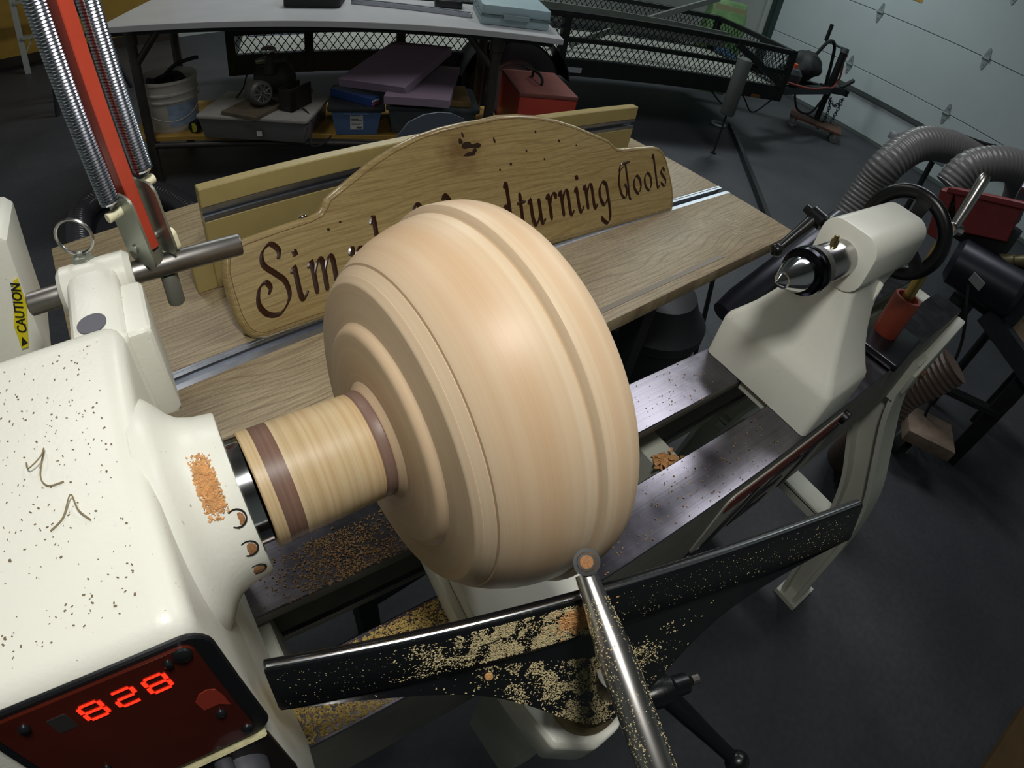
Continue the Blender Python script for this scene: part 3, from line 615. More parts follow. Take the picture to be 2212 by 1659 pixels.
# red cylinder gauge on a black plate standing on the bed end
rb = thing('magnet_base', 'dark orange plastic cylinder on a black plate at the bed end', 'base', (0.93, 0.13, BZ))
Fb = Frame((0.935, 0.135, BZ), math.radians(4))
mb = MB(); mb.prism(roundrect(-0.068, 0.068, -0.040, 0.040, 0.006), 0.0008, 0.013, lambda p, q_, t: Fb.P(p, q_, t)); mb.build('base_plate', M('black_gloss_plate', '#14161a', 0.25), rb, bevel=0.002)
MB().lathe([(0.013, 0.0001), (0.013, 0.0225), (0.085, 0.0235), (0.087, 0.0225), (0.087, 0.018), (0.05, 0.016), (0.05, 0.0001)], Fb.P(0.01, 0.016, 0), (0, 0, 1), 36).build('orange_cylinder', M('orange_plastic', '#742f1f', 0.45, var=0.1, vs=25), rb)
MB().cyl(Fb.P(0.01, 0.016, 0.051), Fb.P(0.012, 0.020, 0.19), 0.009, n=16).build('brass_rod', M('brass_rod', '#a89157', 0.35, 0.8, var=0.15, vs=60), rb)

# ------------------------------------------------------------------ router table: boards, tracks, stand
RT = Frame((1.229, 0.496, 0), math.radians(5.7))
oak = wood('oak_table', '#b09b78', '#6a553b', '#c0ae8c', 85.0, 0.42, yaw=math.radians(5.7), contrast=0.38, amp=18.0, pore=0.62)
mdf = M('varnished_mdf', '#b7a56c', 0.42, var=0.05, vs=30, bump=0.04, bs=600)
rt = thing('router_table', 'oak-topped work table with aluminium tracks behind the lathe', 'table', RT.P(-0.68, 0.33, 0))
for v0, v1 in ((0.0, 0.196), (0.232, 0.665)):
    mb = MB(); RT.box(mb, -1.370, 0.0, v0, v1, 0.772, 0.800); mb.build('table_board', oak, rt, bevel=0.0025, seg=2)
mb = MB(); RT.box(mb, -1.370, 0.004, 0.196, 0.200, 0.776, 0.799); RT.box(mb, -1.370, 0.004, 0.228, 0.232, 0.776, 0.799); RT.box(mb, -1.370, 0.004, 0.196, 0.232, 0.776, 0.779)
RT.box(mb, -1.370, 0.004, 0.200, 0.207, 0.794, 0.798); RT.box(mb, -1.370, 0.004, 0.221, 0.228, 0.794, 0.798); mb.build('mitre_track', alu, rt)
mb = MB(); RT.box(mb, -0.98, -0.30, 0.02, 0.030, 0.7985, 0.8008); mb.build('front_strip', M('worn_strip', '#8d8272', 0.45), rt)
for uu, vv in ((-0.46, 0.07), (-1.10, 0.07), (-0.46, 0.56), (-1.10, 0.56)):
    mb = MB(); RT.box(mb, uu - 0.022, uu + 0.022, vv - 0.022, vv + 0.022, 0.0, 0.772); mb.build('leg', black_steel, rt, bevel=0.003, seg=1)
for vv in (0.07, 0.56):
    mb = MB(); RT.box(mb, -1.10, -0.46, vv - 0.015, vv + 0.015, 0.70, 0.772); mb.build('apron', black_steel, rt); mb = MB(); RT.box(mb, -1.10, -0.46, vv - 0.012, vv + 0.012, 0.16, 0.20); mb.build('stretcher', black_steel, rt)
for uu, vv in ((-1.075, 0.612), (-0.96, 0.19), (-0.86, 0.10)):
    MB().cyl(RT.P(uu, vv, 0.7995), RT.P(uu, vv, 0.8006), 0.008, n=16).build('screw_hole', M('hole_brown', '#5c4326', 0.8), rt)
for (a_, b_, c_, d_) in ((-0.150, 0.115, -0.115, 0.085), (-0.165, 0.098, -0.128, 0.068), (-0.175, 0.075, -0.150, 0.058), (-0.185, 0.068, -0.165, 0.050), (-0.110, 0.055, -0.095, 0.040), (-0.205, 0.125, -0.190, 0.118)):
    d_2 = Vector((c_ - a_, d_ - b_)).normalized() * 0.0009; MB().prism([(a_ - d_2.y, b_ + d_2.x), (a_ + d_2.y, b_ - d_2.x), (c_ + d_2.y * .3, d_ - d_2.x * .3), (c_ - d_2.y * .3, d_ + d_2.x * .3)], 0.7998, 0.8002, lambda p, q_, t: RT.P(p, q_, t)).build('scratch', M('scratch_pale', '#d8d0c0', 0.5), rt)
fence = thing('router_fence', 'varnished fence board with an aluminium track standing on the table', 'fence', RT.P(-0.68, 0.39, 0.8))
mb = MB(); RT.box(mb, -1.140, -0.222, 0.372, 0.392, 0.8005, 0.914); RT.box(mb, -1.140, -0.222, 0.372, 0.392, 0.936, 0.965); RT.box(mb, -1.140, -0.222, 0.384, 0.392, 0.91, 0.94); mb.build('fence_board', mdf, fence, bevel=0.0015, seg=1)
mb = MB(); RT.box(mb, -1.139, -0.223, 0.3735, 0.384, 0.914, 0.917); RT.box(mb, -1.139, -0.223, 0.3735, 0.384, 0.933, 0.936); RT.box(mb, -1.139, -0.223, 0.381, 0.384, 0.917, 0.933)
RT.box(mb, -1.139, -0.223, 0.3725, 0.3745, 0.914, 0.9205); RT.box(mb, -1.139, -0.223, 0.3725, 0.3745, 0.9295, 0.936); mb.build('fence_track', alu, fence)
mb = MB(); RT.box(mb, -1.165, -0.26, 0.392, 0.47, 0.8005, 0.826); mb.build('fence_foot', mdf, fence, bevel=0.0015, seg=1)
mb = MB(); RT.box(mb, -1.172, -1.140, 0.374, 0.392, 0.8005, 0.858); mb.build('fence_end_block', mdf, fence, bevel=0.0015, seg=1)
MB().sphere(RT.P(-0.992, 0.371, 0.872), 0.010, 10, (1, 0.5, 1)).build('fence_bolt', chrome, fence)

# ------------------------------------------------------------------ carved oak sign leaning on the fence
sy = math.radians(4.1); su = Vector((math.cos(sy), math.sin(sy), 0)); sv = Vector((-math.sin(sy), math.cos(sy), 0)); sa = math.radians(35)
sw = sv * math.sin(sa) + Vector((0, 0, math.cos(sa))); sn = su.cross(sw); SO = Vector((0.0825, 0.6047, 0.8010))
SP = lambda s, t, d: SO + su * s + sw * t + sn * d          # d>0: towards the viewer
sign = thing('carved_sign', 'varnished oak sign with carved calligraphic lettering leaning on the fence', 'sign', SP(0.44, 0, -0.01))
half = [(0.010, 0.0), (-0.006, 0.006), (-0.016, 0.018), (-0.021, 0.040), (-0.021, 0.075), (-0.019, 0.102), (-0.012, 0.122), (0.002, 0.134), (0.022, 0.139), (0.070, 0.142), (0.118, 0.144), (0.134, 0.147), (0.142, 0.155), (0.150, 0.164), (0.195, 0.184), (0.235, 0.202), (0.275, 0.216), (0.318, 0.227), (0.361, 0.2335), (0.405, 0.2365), (0.442, 0.237)]
outl = half + [(0.884 - x, y + 0.004) for x, y in half[-2::-1]]
outl = [(x, y - 0.012 * max(0, x) * (1 if y < 0.02 else 0)) for x, y in outl]
def inset(o, d):
    n = len(o); res = []
    for i in range(n):
        a = Vector(o[i - 1]); b = Vector(o[(i + 1) % n]); t = (b - a).normalized(); res.append((o[i][0] + t.y * -d * -1 * -1, o[i][1] + t.x * d * 1 * -1) if False else (o[i][0] + t.y * d, o[i][1] - t.x * d))
    return res
ar = sum(outl[i - 1][0] * outl[i][1] - outl[i][0] * outl[i - 1][1] for i in range(len(outl)))
sg = 1 if ar < 0 else -1
lv = [(0, -0.024, 0.003), (0, -0.021, 0.0), (0, -0.008, 0.0), (0, -0.0065, 0.0008), (0, -0.0035, 0.0020), (0, -0.0015, 0.0045), (0, -0.0008, 0.0058), (0, -0.0008, 0.0066), (0, 0.0, 0.0072)]
mb = MB(); n = len(outl); vs = []; fs = []
for (_, d, ins) in lv:
    o2 = inset(outl, ins * sg); vs += [SP(x, y, d) for x, y in o2]
for i in range(len(lv) - 1):
    for j in range(n): fs.append((i * n + j, i * n + (j + 1) % n, (i + 1) * n + (j + 1) % n, (i + 1) * n + j))
fs += [tuple(range(n))[::-1], tuple(range((len(lv) - 1) * n, len(lv) * n))]
sign_oak = wood('varnished_oak', '#ad9460', '#75592e', '#bba470', 70.0, 0.32, yaw=sy, coat=0.5, across='z', contrast=0.25, amp=12.0, pore=0.45, stain=(tuple(SP(0.385, 0.190, 0)), 0.055, '#6b4c28'))
board = mb.add(vs, fs).build('sign_board', sign_oak, sign, angle=30)
GL = {
 'i': ([[(0, .85), (.12, 1.0), (.16, .15), (.27, 0), (.42, .2)], [(.2, 1.55), (.24, 1.35)]], .42),
 'm': ([[(0, .85), (.13, 1.0), (.15, 0)], [(.15, .6), (.36, 1.0), (.5, .9), (.5, 0)], [(.5, .6), (.72, 1.0), (.86, .9), (.88, .12), (.98, 0), (1.1, .15)]], 1.08),
 'n': ([[(0, .85), (.13, 1.0), (.15, 0)], [(.15, .6), (.38, 1.0), (.52, .88), (.54, .12), (.64, 0), (.76, .15)]], .76),
 'r': ([[(0, .85), (.13, 1.0), (.15, 0)], [(.15, .6), (.35, 1.0), (.52, .95), (.5, .8)]], .56),
 'u': ([[(0, .85), (.12, 1.0), (.14, .25), (.28, 0), (.48, .25), (.56, .5)], [(.56, 1.0), (.57, .12), (.67, 0), (.78, .15)]], .78),
 'p': ([[(0, .85), (.13, 1.0), (.13, -.75)], [(.13, .65), (.36, 1.0), (.6, .75), (.56, .2), (.32, 0), (.14, .2)]], .68),
 'l': ([[(0, 1.65), (.14, 1.8), (.16, .15), (.28, 0), (.38, .12)]], .40),
 'y': ([[(0, .85), (.12, 1.0), (.14, .3), (.28, .05), (.5, .25), (.56, .5)], [(.56, 1.0), (.56, -.4), (.36, -.75), (.1, -.65)]], .72),
 'o': ([[(.34, 1.0), (.08, .72), (.06, .28), (.32, 0), (.58, .3), (.58, .72), (.34, 1.0)]], .66),
 'd': ([[(.52, .85), (.3, 1.0), (.06, .7), (.07, .22), (.26, 0), (.52, .3)], [(.4, 1.68), (.52, 1.8), (.53, .12), (.63, 0), (.74, .15)]], .76),
 't': ([[(.18, 1.4), (.16, .15), (.3, 0), (.42, .12)], [(-.02, .98), (.42, 1.02)]], .44),
 'g': ([[(.52, .85), (.3, 1.0), (.06, .7), (.07, .25), (.26, .02), (.52, .3)], [(.52, 1.0), (.54, -.4), (.32, -.78), (.02, -.6), (.02, -.45)]], .70),
 's': ([[(.42, .82), (.26, 1.0), (.08, .8), (.22, .55), (.4, .28), (.26, .0), (.02, .12), (.02, .25)]], .46),
 'S': ([[(.98, 1.55), (1.04, 1.85), (.78, 2.12), (.46, 1.9), (.44, 1.5), (.78, 1.12), (1.08, .75), (1.12, .2), (.72, -.22), (.26, -.12), (.02, .3), (.14, .78), (.4, .92), (.52, .7), (.42, .5)]], 1.26),
 'W': ([[(-.1, 1.5), (.1, 1.9), (.3, 1.6), (.34, .3), (.5, 0), (.8, .6), (.9, 1.8)], [(.9, 1.8), (.92, .3), (1.08, 0), (1.4, .6), (1.5, 1.6), (1.3, 2.0), (1.2, 1.8)]], 1.6),
 'T': ([[(.12, 1.5), (.3, 1.9), (.7, 1.98), (1.12, 2.02)], [(.74, 1.95), (.76, 1.0), (.74, 0), (.86, -.12)], [(.6, 1.85), (.16, 1.5), (.0, .8), (.14, .15), (.42, .05), (.58, .4), (.5, .75), (.36, .7)]], 1.06),
}
carve = M('carved_dark_brown', '#3a2010', 0.22, coat=0.5)
NIB = math.radians(40)
def glyph(ch, s0, t0, sc, slant):
    mb = MB()
    for st in GL[ch][0]:
        pts = catmull([(p[0], p[1], 0) for p in st], 7)
        L = []; Rr = []; Cc = []
        for i, p in enumerate(pts):
            d = (pts[min(i + 1, len(pts) - 1)] - pts[max(i - 1, 0)])
            if d.length < 1e-6: d = Vector((1, 0, 0))
            d.normalize(); wdt = 0.030 + 0.072 * abs(math.sin(math.atan2(d.y, d.x) - NIB))
            if i in (0, len(pts) - 1): wdt *= 0.6
            nn = Vector((-d.y, d.x, 0)) * wdt
            for arr, q_ in ((L, p + nn), (Rr, p - nn), (Cc, p)): arr.append((s0 + (q_.x + slant * q_.y) * sc, t0 + q_.y * sc))
        m = len(pts); vs = [SP(x, y, 0.0002) for x, y in L] + [SP(x, y, 0.0010) for x, y in Cc] + [SP(x, y, 0.0002) for x, y in Rr]
        fs = []
        for i in range(m - 1): fs += [(i, i + 1, m + i + 1, m + i), (m + i, m + i + 1, 2 * m + i + 1, 2 * m + i)]
        mb.add(vs, fs)
    return mb
def letter_line(word, s0, s1, t0, t1, sc):
    wid = [GL[c][1] for c in word]; tot = sum(wid); x = 0
    k_ = (s1 - s0) / (tot * sc)
    for c, w_ in zip(word, wid):
        f = x / tot; glyph(c, s0 + (s1 - s0) * f, t0 + (t1 - t0) * f, sc, 0.12).build('letter', carve, board, angle=20); x += w_
glyph('S', 0.012, 0.036, 0.0400, 0.12).build('letter', carve, board, angle=20)
letter_line('imply', 0.066, 0.262, 0.036, 0.037, 0.0440)
letter_line('Woodturning', 0.270, 0.706, 0.037, 0.044, 0.0440)
glyph('T', 0.729, 0.047, 0.0345, 0.12).build('letter', carve, board, angle=20)
letter_line('ools', 0.772, 0.888, 0.050, 0.055, 0.0370)
ins_o = inset(outl, 0.0095 * sg)
MB().tube([SP(x, y, 0.0002) for x, y in ins_o], 0.0005, 6, closed=True).build('edge_groove', M('groove_brown', '#7a5a30', 0.4), board)
knot_m = M('dark_knot', '#33200f', 0.35, coat=0.4)
for s_, t_, a_, b_ in ((0.402, 0.196, 0.010, 0.006), (0.420, 0.193, 0.012, 0.004), (0.404, 0.181, 0.012, 0.0035), (0.392, 0.204, 0.004, 0.005), (0.415, 0.186, 0.005, 0.003), (0.458, 0.197, 0.002, 0.005), (0.399, 0.214, 0.002, 0.005), (0.140, 0.118, 0.0022, 0.0022), (0.160, 0.124, 0.0018, 0.0018), (0.520, 0.170, 0.002, 0.002), (0.60, 0.178, 0.002, 0.003), (0.556, 0.150, 0.002, 0.002), (0.48, 0.152, 0.0025, 0.0025), (0.455, 0.146, 0.002, 0.002), (0.55, 0.200, 0.0018, 0.003), (0.64, 0.165, 0.002, 0.0015)):
    pts = []
    for i in range(18):
        a = 2 * PI * i / 18; rr_ = 1 + 0.35 * mnoise.noise(Vector((math.cos(a) * 1.7 + s_ * 50, math.sin(a) * 1.7, t_ * 40)))
        pts.append((s_ + a_ * rr_ * math.cos(a), t_ + b_ * rr_ * math.sin(a)))
    MB().prism(pts, -0.0002, 0.00025, lambda p, q_, t: SP(p, q_, t)).build('knot', knot_m, board)
# ------------------------------------------------------------------ white work bench with everything on and under it
BN = Frame((-0.09, 2.97, 0), math.radians(-26.05))
bench = thing('work_bench', 'long white-topped work bench on steel pipe legs', 'bench', BN.P(1.0, 0.33, 0))
white_top = M('white_bench_top', '#afafb1', 0.3, var=0.05, vs=6, bump=0.03, bs=60, speck=(28, 0.74, '#6c6a68'))
pipe = M('bench_pipe_steel', '#4a4642', 0.42, 0.6, var=0.2, vs=14)
ply = M('yellow_plywood', '#a8843a', 0.6, var=0.15, vs=7)
mb = MB(); BN.box(mb, 0, 2.065, 0, 0.665, 0.772, 0.8); mb.build('bench_top', white_top, bench, bevel=0.002, seg=1)
for uu in (0.12, 1.78):
    for vv in (0.07, 0.60):
        mb = MB(); mb.cyl(BN.P(uu, vv, 0.0), BN.P(uu, vv, 0.772), 0.024, n=18); mb.cyl(BN.P(uu, vv, 0.70), BN.P(uu, vv, 0.772), 0.034, n=18); mb.build('leg', pipe, bench)
    MB().cyl(BN.P(uu, 0.07, 0.75), BN.P(uu, 0.60, 0.75), 0.020, n=12).build('side_rail', pipe, bench); MB().cyl(BN.P(uu, 0.07, 0.20), BN.P(uu, 0.60, 0.20), 0.016, n=12).build('side_rail', pipe, bench)
    mb = MB(); mb.cyl(BN.P(uu, 0.07, 0.60), BN.P(uu + (0.14 if uu < 1 else -0.14), 0.07, 0.765), 0.016, n=12); mb.build('brace', pipe, bench)
for vv in (0.07, 0.60):
    mb = MB(); mb.cyl(BN.P(0.12, vv, 0.20), BN.P(1.78, vv, 0.20), 0.015, n=14); mb.build('lower_rail', pipe, bench)
    mb = MB(); BN.box(mb, 0.03, 2.03, vv - 0.015, vv + 0.015, 0.745, 0.772); mb.build('top_rail', black_steel, bench)
mb = MB(); BN.box(mb, -0.02, 1.88, 0.085, 0.62, 0.216, 0.24); mb.build('shelf_board', ply, bench, bevel=0.002, seg=1)
# on the bench
case_dk = thing('black_case', 'black plastic case lying flat on the white bench', 'case', BN.P(0.88, 0.40, 0.8))
mb = MB(); mb.prism(roundrect(0.78, 1.05, 0.30, 0.56, 0.03), 0.8005, 0.85, lambda p, q_, t: BN.P(p, q_, t)); mb.build('case_body', dark_rubber, case_dk, bevel=0.006)
mb = MB(); mb.prism(roundrect(0.80, 1.03, 0.33, 0.54, 0.03), 0.85, 0.885, lambda p, q_, t: BN.P(p, q_, t)); mb.build('case_lid', black_plastic, case_dk, bevel=0.006)
ruler = thing('straightedge', 'long aluminium straightedge channel lying on the white bench', 'straightedge', BN.P(1.40, 0.4, 0.8))
Fr = Frame(BN.P(1.665, 0.275, 0.8005), math.radians(-26.05 + 162))
mb = MB(); Fr.box(mb, 0.0, 0.60, -0.022, 0.022, 0.0, 0.006); Fr.box(mb, 0.0, 0.60, -0.022, -0.014, 0.006, 0.022); Fr.box(mb, 0.0, 0.60, 0.014, 0.022, 0.006, 0.022); mb.build('channel', alu, ruler, bevel=0.001, seg=1)
mb = MB(); Fr.box(mb, -0.004, 0.0, -0.021, 0.021, 0.0, 0.021); mb.build('end_cap', white_sticker, ruler)
tcase = thing('tool_case', 'pale grey-blue plastic tool case at the bench corner', 'tool case', BN.P(1.85, 0.35, 0.8))
case_blue = M('grey_blue_plastic', '#8fa5ab', 0.5, bump=0.06, bs=300)
mb = MB(); mb.prism(roundrect(1.70, 2.02, 0.13, 0.60, 0.02), 0.801, 0.842, lambda p, q_, t: BN.P(p, q_, t)); mb.build('case_base', case_blue, tcase, bevel=0.007)
mb = MB(); mb.prism(roundrect(1.695, 2.025, 0.125, 0.605, 0.022), 0.842, 0.847, lambda p, q_, t: BN.P(p, q_, t)); mb.build('case_seam', M('seam_grey', '#5f6d70', 0.5), tcase)
mb = MB(); mb.prism(roundrect(1.70, 2.02, 0.13, 0.60, 0.02), 0.847, 0.893, lambda p, q_, t: BN.P(p, q_, t)); mb.build('case_lid', case_blue, tcase, bevel=0.009)
mb = MB(); BN.box(mb, 1.80, 1.92, 0.118, 0.128, 0.832, 0.856); mb.build('latch', M('latch_grey', '#7c8e92', 0.5), tcase, bevel=0.002, seg=1)
blk = thing('black_tool', 'small black tool standing behind the pale tool case', 'tool', BN.P(1.56, 0.52, 0.8))
mb = MB(); mb.prism(roundrect(1.50, 1.64, 0.47, 0.60, 0.02), 0.8005, 0.84, lambda p, q_, t: BN.P(p, q_, t)); mb.build('tool_body', black_plastic, blk, bevel=0.006)
mb = MB(); mb.cyl(BN.P(1.53, 0.53, 0.84), BN.P(1.60, 0.55, 0.90), 0.022, n=14); mb.build('tool_grip', dark_rubber, blk)
# under the bench: pail
pail = thing('plastic_pail', 'white plastic pail with a wire handle on the bench shelf', 'bucket', (0.185, 3.115, 0.24))
pw = M('dirty_white_plastic', '#b7b2a8', 0.5, var=0.08, vs=12); pcx = Vector((0.185, 3.115, 0.2405))
MB().lathe([(0.0, 0.001), (0.0, 0.126), (0.01, 0.129), (0.155, 0.140), (0.156, 0.147), (0.163, 0.147), (0.164, 0.141), (0.19, 0.142), (0.191, 0.150), (0.200, 0.150), (0.202, 0.143), (0.245, 0.146), (0.247, 0.153), (0.260, 0.153), (0.260, 0.146), (0.10, 0.136), (0.02, 0.12), (0.02, 0.001)], pcx, (0, 0, 1), 48).build('pail_body', pw, pail)
vd = (Vector((0, 0)) - Vector((pcx.x, pcx.y))).normalized(); va = math.atan2(vd.y, vd.x)
def arcpatch(a0, a1, z0, z1, r0, r1, th=0.0008):
    mb = MB(); nn = 12; vs = []
    for i in range(nn + 1):
        a = a0 + (a1 - a0) * i / nn
        for z, r in ((z0, r0), (z1, r1)): vs.append(pcx + Vector((math.cos(a) * (r + th), math.sin(a) * (r + th), z)))
    return mb.add(vs, [(2 * i, 2 * i + 1, 2 * i + 3, 2 * i + 2) for i in range(nn)])
arcpatch(va - 0.15, va + 1.15, 0.03, 0.145, 0.1305, 0.1395).build('blue_print', M('pale_blue_print', '#8ea0b8', 0.5, var=0.25, vs=30), pail)
MB().tube([pcx + Vector((math.cos(va + s_ * 1.35 / 10) * 0.158, math.sin(va + s_ * 1.35 / 10) * 0.158, 0.175 - 0.105 * math.cos(s_ / 10 * PI / 2) ** 0.8)) for s_ in range(-10, 11)], 0.0022, 6).build('wire_handle', pw, pail)
cable = MB()
for i in range(5):
    cable.tube(catmull([pcx + Vector((0.085 * math.cos(a + i), 0.085 * math.sin(a + i), 0.150 + 0.020 * i + 0.016 * math.sin(3 * a + i))) for a in (2 * PI * j / 8 for j in range(8))], 4, True), 0.018, 7, closed=True)
cable.tube(catmull([pcx + Vector((-0.02, 0.0, 0.25)), pcx + Vector((0.05, -0.03, 0.31)), pcx + Vector((0.12, -0.06, 0.335)), pcx + Vector((0.155, -0.085, 0.345))], 5), 0.010, 8)
tag(cable.build('black_hose_coil', dark_rubber), 'black rubber hose coiled inside the white pail', 'hose')
tp = thing('tape_roll', 'small yellow tape measure between the pail and the clear tote', 'tape measure', BN.P(0.36, 0.10, 0.24))
MB().cyl(BN.P(0.335, 0.115, 0.272), BN.P(0.345, 0.150, 0.272), 0.031, n=20).build('tape_body', black_plastic, tp)
MB().cyl(BN.P(0.334, 0.1135, 0.272), BN.P(0.335, 0.1155, 0.272), 0.024, n=20).build('tape_face', M('acid_yellow', '#a8a436', 0.5), tp)
# clear tote with lid
TF = Frame((0.267, 2.838, 0.24), math.radians(-36))
tote = thing('storage_tote', 'long clear plastic tote with a pale lid on the bench shelf', 'storage box', TF.P(0.28, 0.19, 0))
clear = M('cloudy_plastic', '#7b7879', 0.35, alpha=0.75)
def hollow(fr, u0, u1, v0, v1, z0, z1, tp_=0.015, th=0.003):
    mb = MB()
    ob = [fr.P(u0 + tp_, v0 + tp_, z0), fr.P(u1 - tp_, v0 + tp_, z0), fr.P(u1 - tp_, v1 - tp_, z0), fr.P(u0 + tp_, v1 - tp_, z0)]; ot = [fr.P(u0, v0, z1), fr.P(u1, v0, z1), fr.P(u1, v1, z1), fr.P(u0, v1, z1)]
    it = [fr.P(u0 + th, v0 + th, z1), fr.P(u1 - th, v0 + th, z1), fr.P(u1 - th, v1 - th, z1), fr.P(u0 + th, v1 - th, z1)]; ib = [fr.P(u0 + tp_ + th, v0 + tp_ + th, z0 + th), fr.P(u1 - tp_ - th, v0 + tp_ + th, z0 + th), fr.P(u1 - tp_ - th, v1 - tp_ - th, z0 + th), fr.P(u0 + tp_ + th, v1 - tp_ - th, z0 + th)]
    fs = [(3, 2, 1, 0), (12, 13, 14, 15)]
    for i in range(4):
        j = (i + 1) % 4; fs += [(i, j, 4 + j, 4 + i), (4 + i, 4 + j, 8 + j, 8 + i), (8 + i, 8 + j, 12 + j, 12 + i)]
    return mb.add(ob + ot + it + ib, fs)
hollow(TF, 0.01, 0.55, 0.01, 0.37, 0.001, 0.105).build('tote_body', clear, tote, bevel=0.004)
mb = MB(); mb.prism(roundrect(0, 0.565, 0, 0.38, 0.02), 0.105, 0.120, lambda p, q_, t: TF.P(p, q_, t)); mb.build('tote_lid', M('dusty_white_lid', '#a29e98', 0.5, var=0.12, vs=12), tote, bevel=0.003)
mb = MB(); TF.box(mb, 0.06, 0.30, 0.06, 0.30, 0.006, 0.07); mb.build('tote_contents', M('brown_contents', '#6b4b38', 0.8, var=0.3, vs=20), tote)
mb = MB(); TF.box(mb, 0.31, 0.335, 0.004, 0.009, 0.03, 0.055); mb.build('tote_latch', white_sticker, tote)
# old motor-driven pump on its board
old_iron = M('grimy_iron', '#3a3934', 0.6, 0.4, var=0.35, vs=25)
PF = Frame(TF.P(0.10, 0.03, 0.121), math.radians(-52))
pump = thing('electric_pump', 'old grimy electric motor and pump bolted to a board on the tote', 'motor', PF.P(0.2, 0.2, 0))
mb = MB(); PF.box(mb, 0.03, 0.24, 0.0, 0.47, 0.0, 0.018); mb.build('mount_board', M('old_board', '#5c5343', 0.7, var=0.2, vs=20), pump, bevel=0.002, seg=1)
mc = PF.P(0.13, 0.30, 0.105)
MB().lathe([(-0.10, 0.0001), (-0.10, 0.03), (-0.085, 0.070), (0.07, 0.073), (0.085, 0.06), (0.10, 0.03), (0.10, 0.001)], mc, (0.8, -0.45, 0.12), 32).build('motor_shell', old_iron, pump)
fc = PF.P(0.17, 0.13, 0.085)
MB().lathe([(-0.06, 0.0001), (-0.06, 0.05), (-0.03, 0.058), (0.02, 0.058), (0.03, 0.048), (0.03, 0.040), (0.02, 0.038), (0.02, 0.0001)], fc, (0.25, -0.95, 0.15), 28).build('end_bell', M('grey_cast', '#5b5b57', 0.5, 0.4), pump)
sp_ = MB()
fd = Vector((0.25, -0.95, 0.15)).normalized(); fe = fd.orthogonal().normalized(); fg = fd.cross(fe)
for i in range(9):
    a = 2 * PI * i / 9; d = fe * math.cos(a) + fg * math.sin(a); sp_.tube([fc + fd * 0.028 + d * 0.006, fc + fd * 0.028 + d * 0.044], 0.003, 5)
sp_.build('bell_ribs', M('rib_grey', '#6c6c66', 0.5, 0.4), pump)
mb = MB(); mb.cyl(PF.P(0.15, 0.24, 0.15), PF.P(0.16, 0.24, 0.235), 0.030, 0.020, n=16); mb.cyl(PF.P(0.15, 0.24, 0.205), PF.P(0.23, 0.27, 0.215), 0.016, n=12); mb.build('pump_head', old_iron, pump)
MB().sphere(PF.P(0.155, 0.235, 0.262), 0.030, 10, (1.3, 1.1, 0.75)).build('chrome_cup', chrome, pump)
mb = MB(); mb.cyl(PF.P(0.03, 0.42, 0.165), PF.P(-0.035, 0.36, 0.155), 0.022, 0.012, n=14); mb.build('nozzle', zinc, pump)
MB().tube(catmull([PF.P(0.03, 0.35, 0.10), PF.P(-0.06, 0.33, 0.10), PF.P(-0.08, 0.30, 0.03), PF.P(-0.06, 0.22, 0.004)], 8), 0.004, 6).build('cord', dark_rubber, pump)
mb = MB(); PF.box(mb, 0.255, 0.33, 0.16, 0.20, 0.004, 0.10); PF.box(mb, 0.255, 0.265, 0.16, 0.32, 0.004, 0.11); PF.box(mb, 0.32, 0.33, 0.16, 0.32, 0.004, 0.11); mb.build('radiator_frame', M('rusty_black', '#2a2420', 0.6, 0.3), pump)
tag(MB().tube(catmull([PF.P(0.30, 0.20, 0.012), TF.P(0.50, 0.14, 0.128), TF.P(0.568, 0.06, 0.10), TF.P(0.59, -0.03, 0.02), TF.P(0.63, 0.02, 0.006), TF.P(0.64, 0.12, 0.008)], 8), 0.004, 6).build('power_cord', dark_rubber), 'thin black cord hanging between the clear tote and blue tote', 'cord')
# blue tote
BF = Frame((0.852, 2.574, 0.24), math.radians(-23))
bt = thing('blue_tote', 'blue plastic tote with a dark lid and a white label', 'storage box', BF.P(0.13, 0.2, 0))
blue_pl = M('blue_plastic', '#5f7ba6', 0.5, var=0.05, vs=12)
hollow(BF, 0.01, 0.25, 0.0, 0.34, 0.001, 0.135, 0.022).build('tote_body', blue_pl, bt, bevel=0.006)
mb = MB(); mb.prism(roundrect(-0.008, 0.268, -0.016, 0.356, 0.02), 0.128, 0.150, lambda p, q_, t: BF.P(p, q_, t)); mb.build('tote_lid', M('dark_lid', '#26272a', 0.5), bt, bevel=0.004)
mb = MB(); BF.box(mb, 0.07, 0.19, -0.010, 0.006, 0.112, 0.125); mb.build('tote_grip', blue_pl, bt, bevel=0.002, seg=1)
lab = lambda p, q_, t: BF.P(p, 0.022 * (1 - q_ / 0.135) - t, q_)
la = MB().prism([(0.10, 0.03), (0.162, 0.03), (0.162, 0.112), (0.10, 0.112)], 0.0006, 0.0014, lab).build('paper_label', white_sticker, bt)
mb = MB()
for i, (x0, x1, z) in enumerate(((0.106, 0.150, 0.102), (0.106, 0.140, 0.084), (0.106, 0.156, 0.076), (0.106, 0.156, 0.062), (0.106, 0.150, 0.054))): mb.prism([(x0, z), (x1, z), (x1, z + 0.004), (x0, z + 0.004)], 0.0014, 0.0018, lab)
mb.prism([(0.130, 0.036), (0.156, 0.036), (0.156, 0.046), (0.130, 0.046)], 0.0014, 0.0018, lab); mb.build('label_print', M('label_ink', '#5a5c60', 0.6), la)
bb = thing('blue_carton', 'small dark blue carton lying on the blue tote lid', 'carton', BF.P(0.2, 0.05, 0.15))
CF = Frame(BF.P(0.20, 0.0, 0.1505), math.radians(28))
mb = MB(); CF.box(mb, 0.0, 0.065, 0.0, 0.26, 0.0, 0.038); mb.build('carton_body', M('carton_blue', '#25407c', 0.4), bb, bevel=0.001, seg=1)
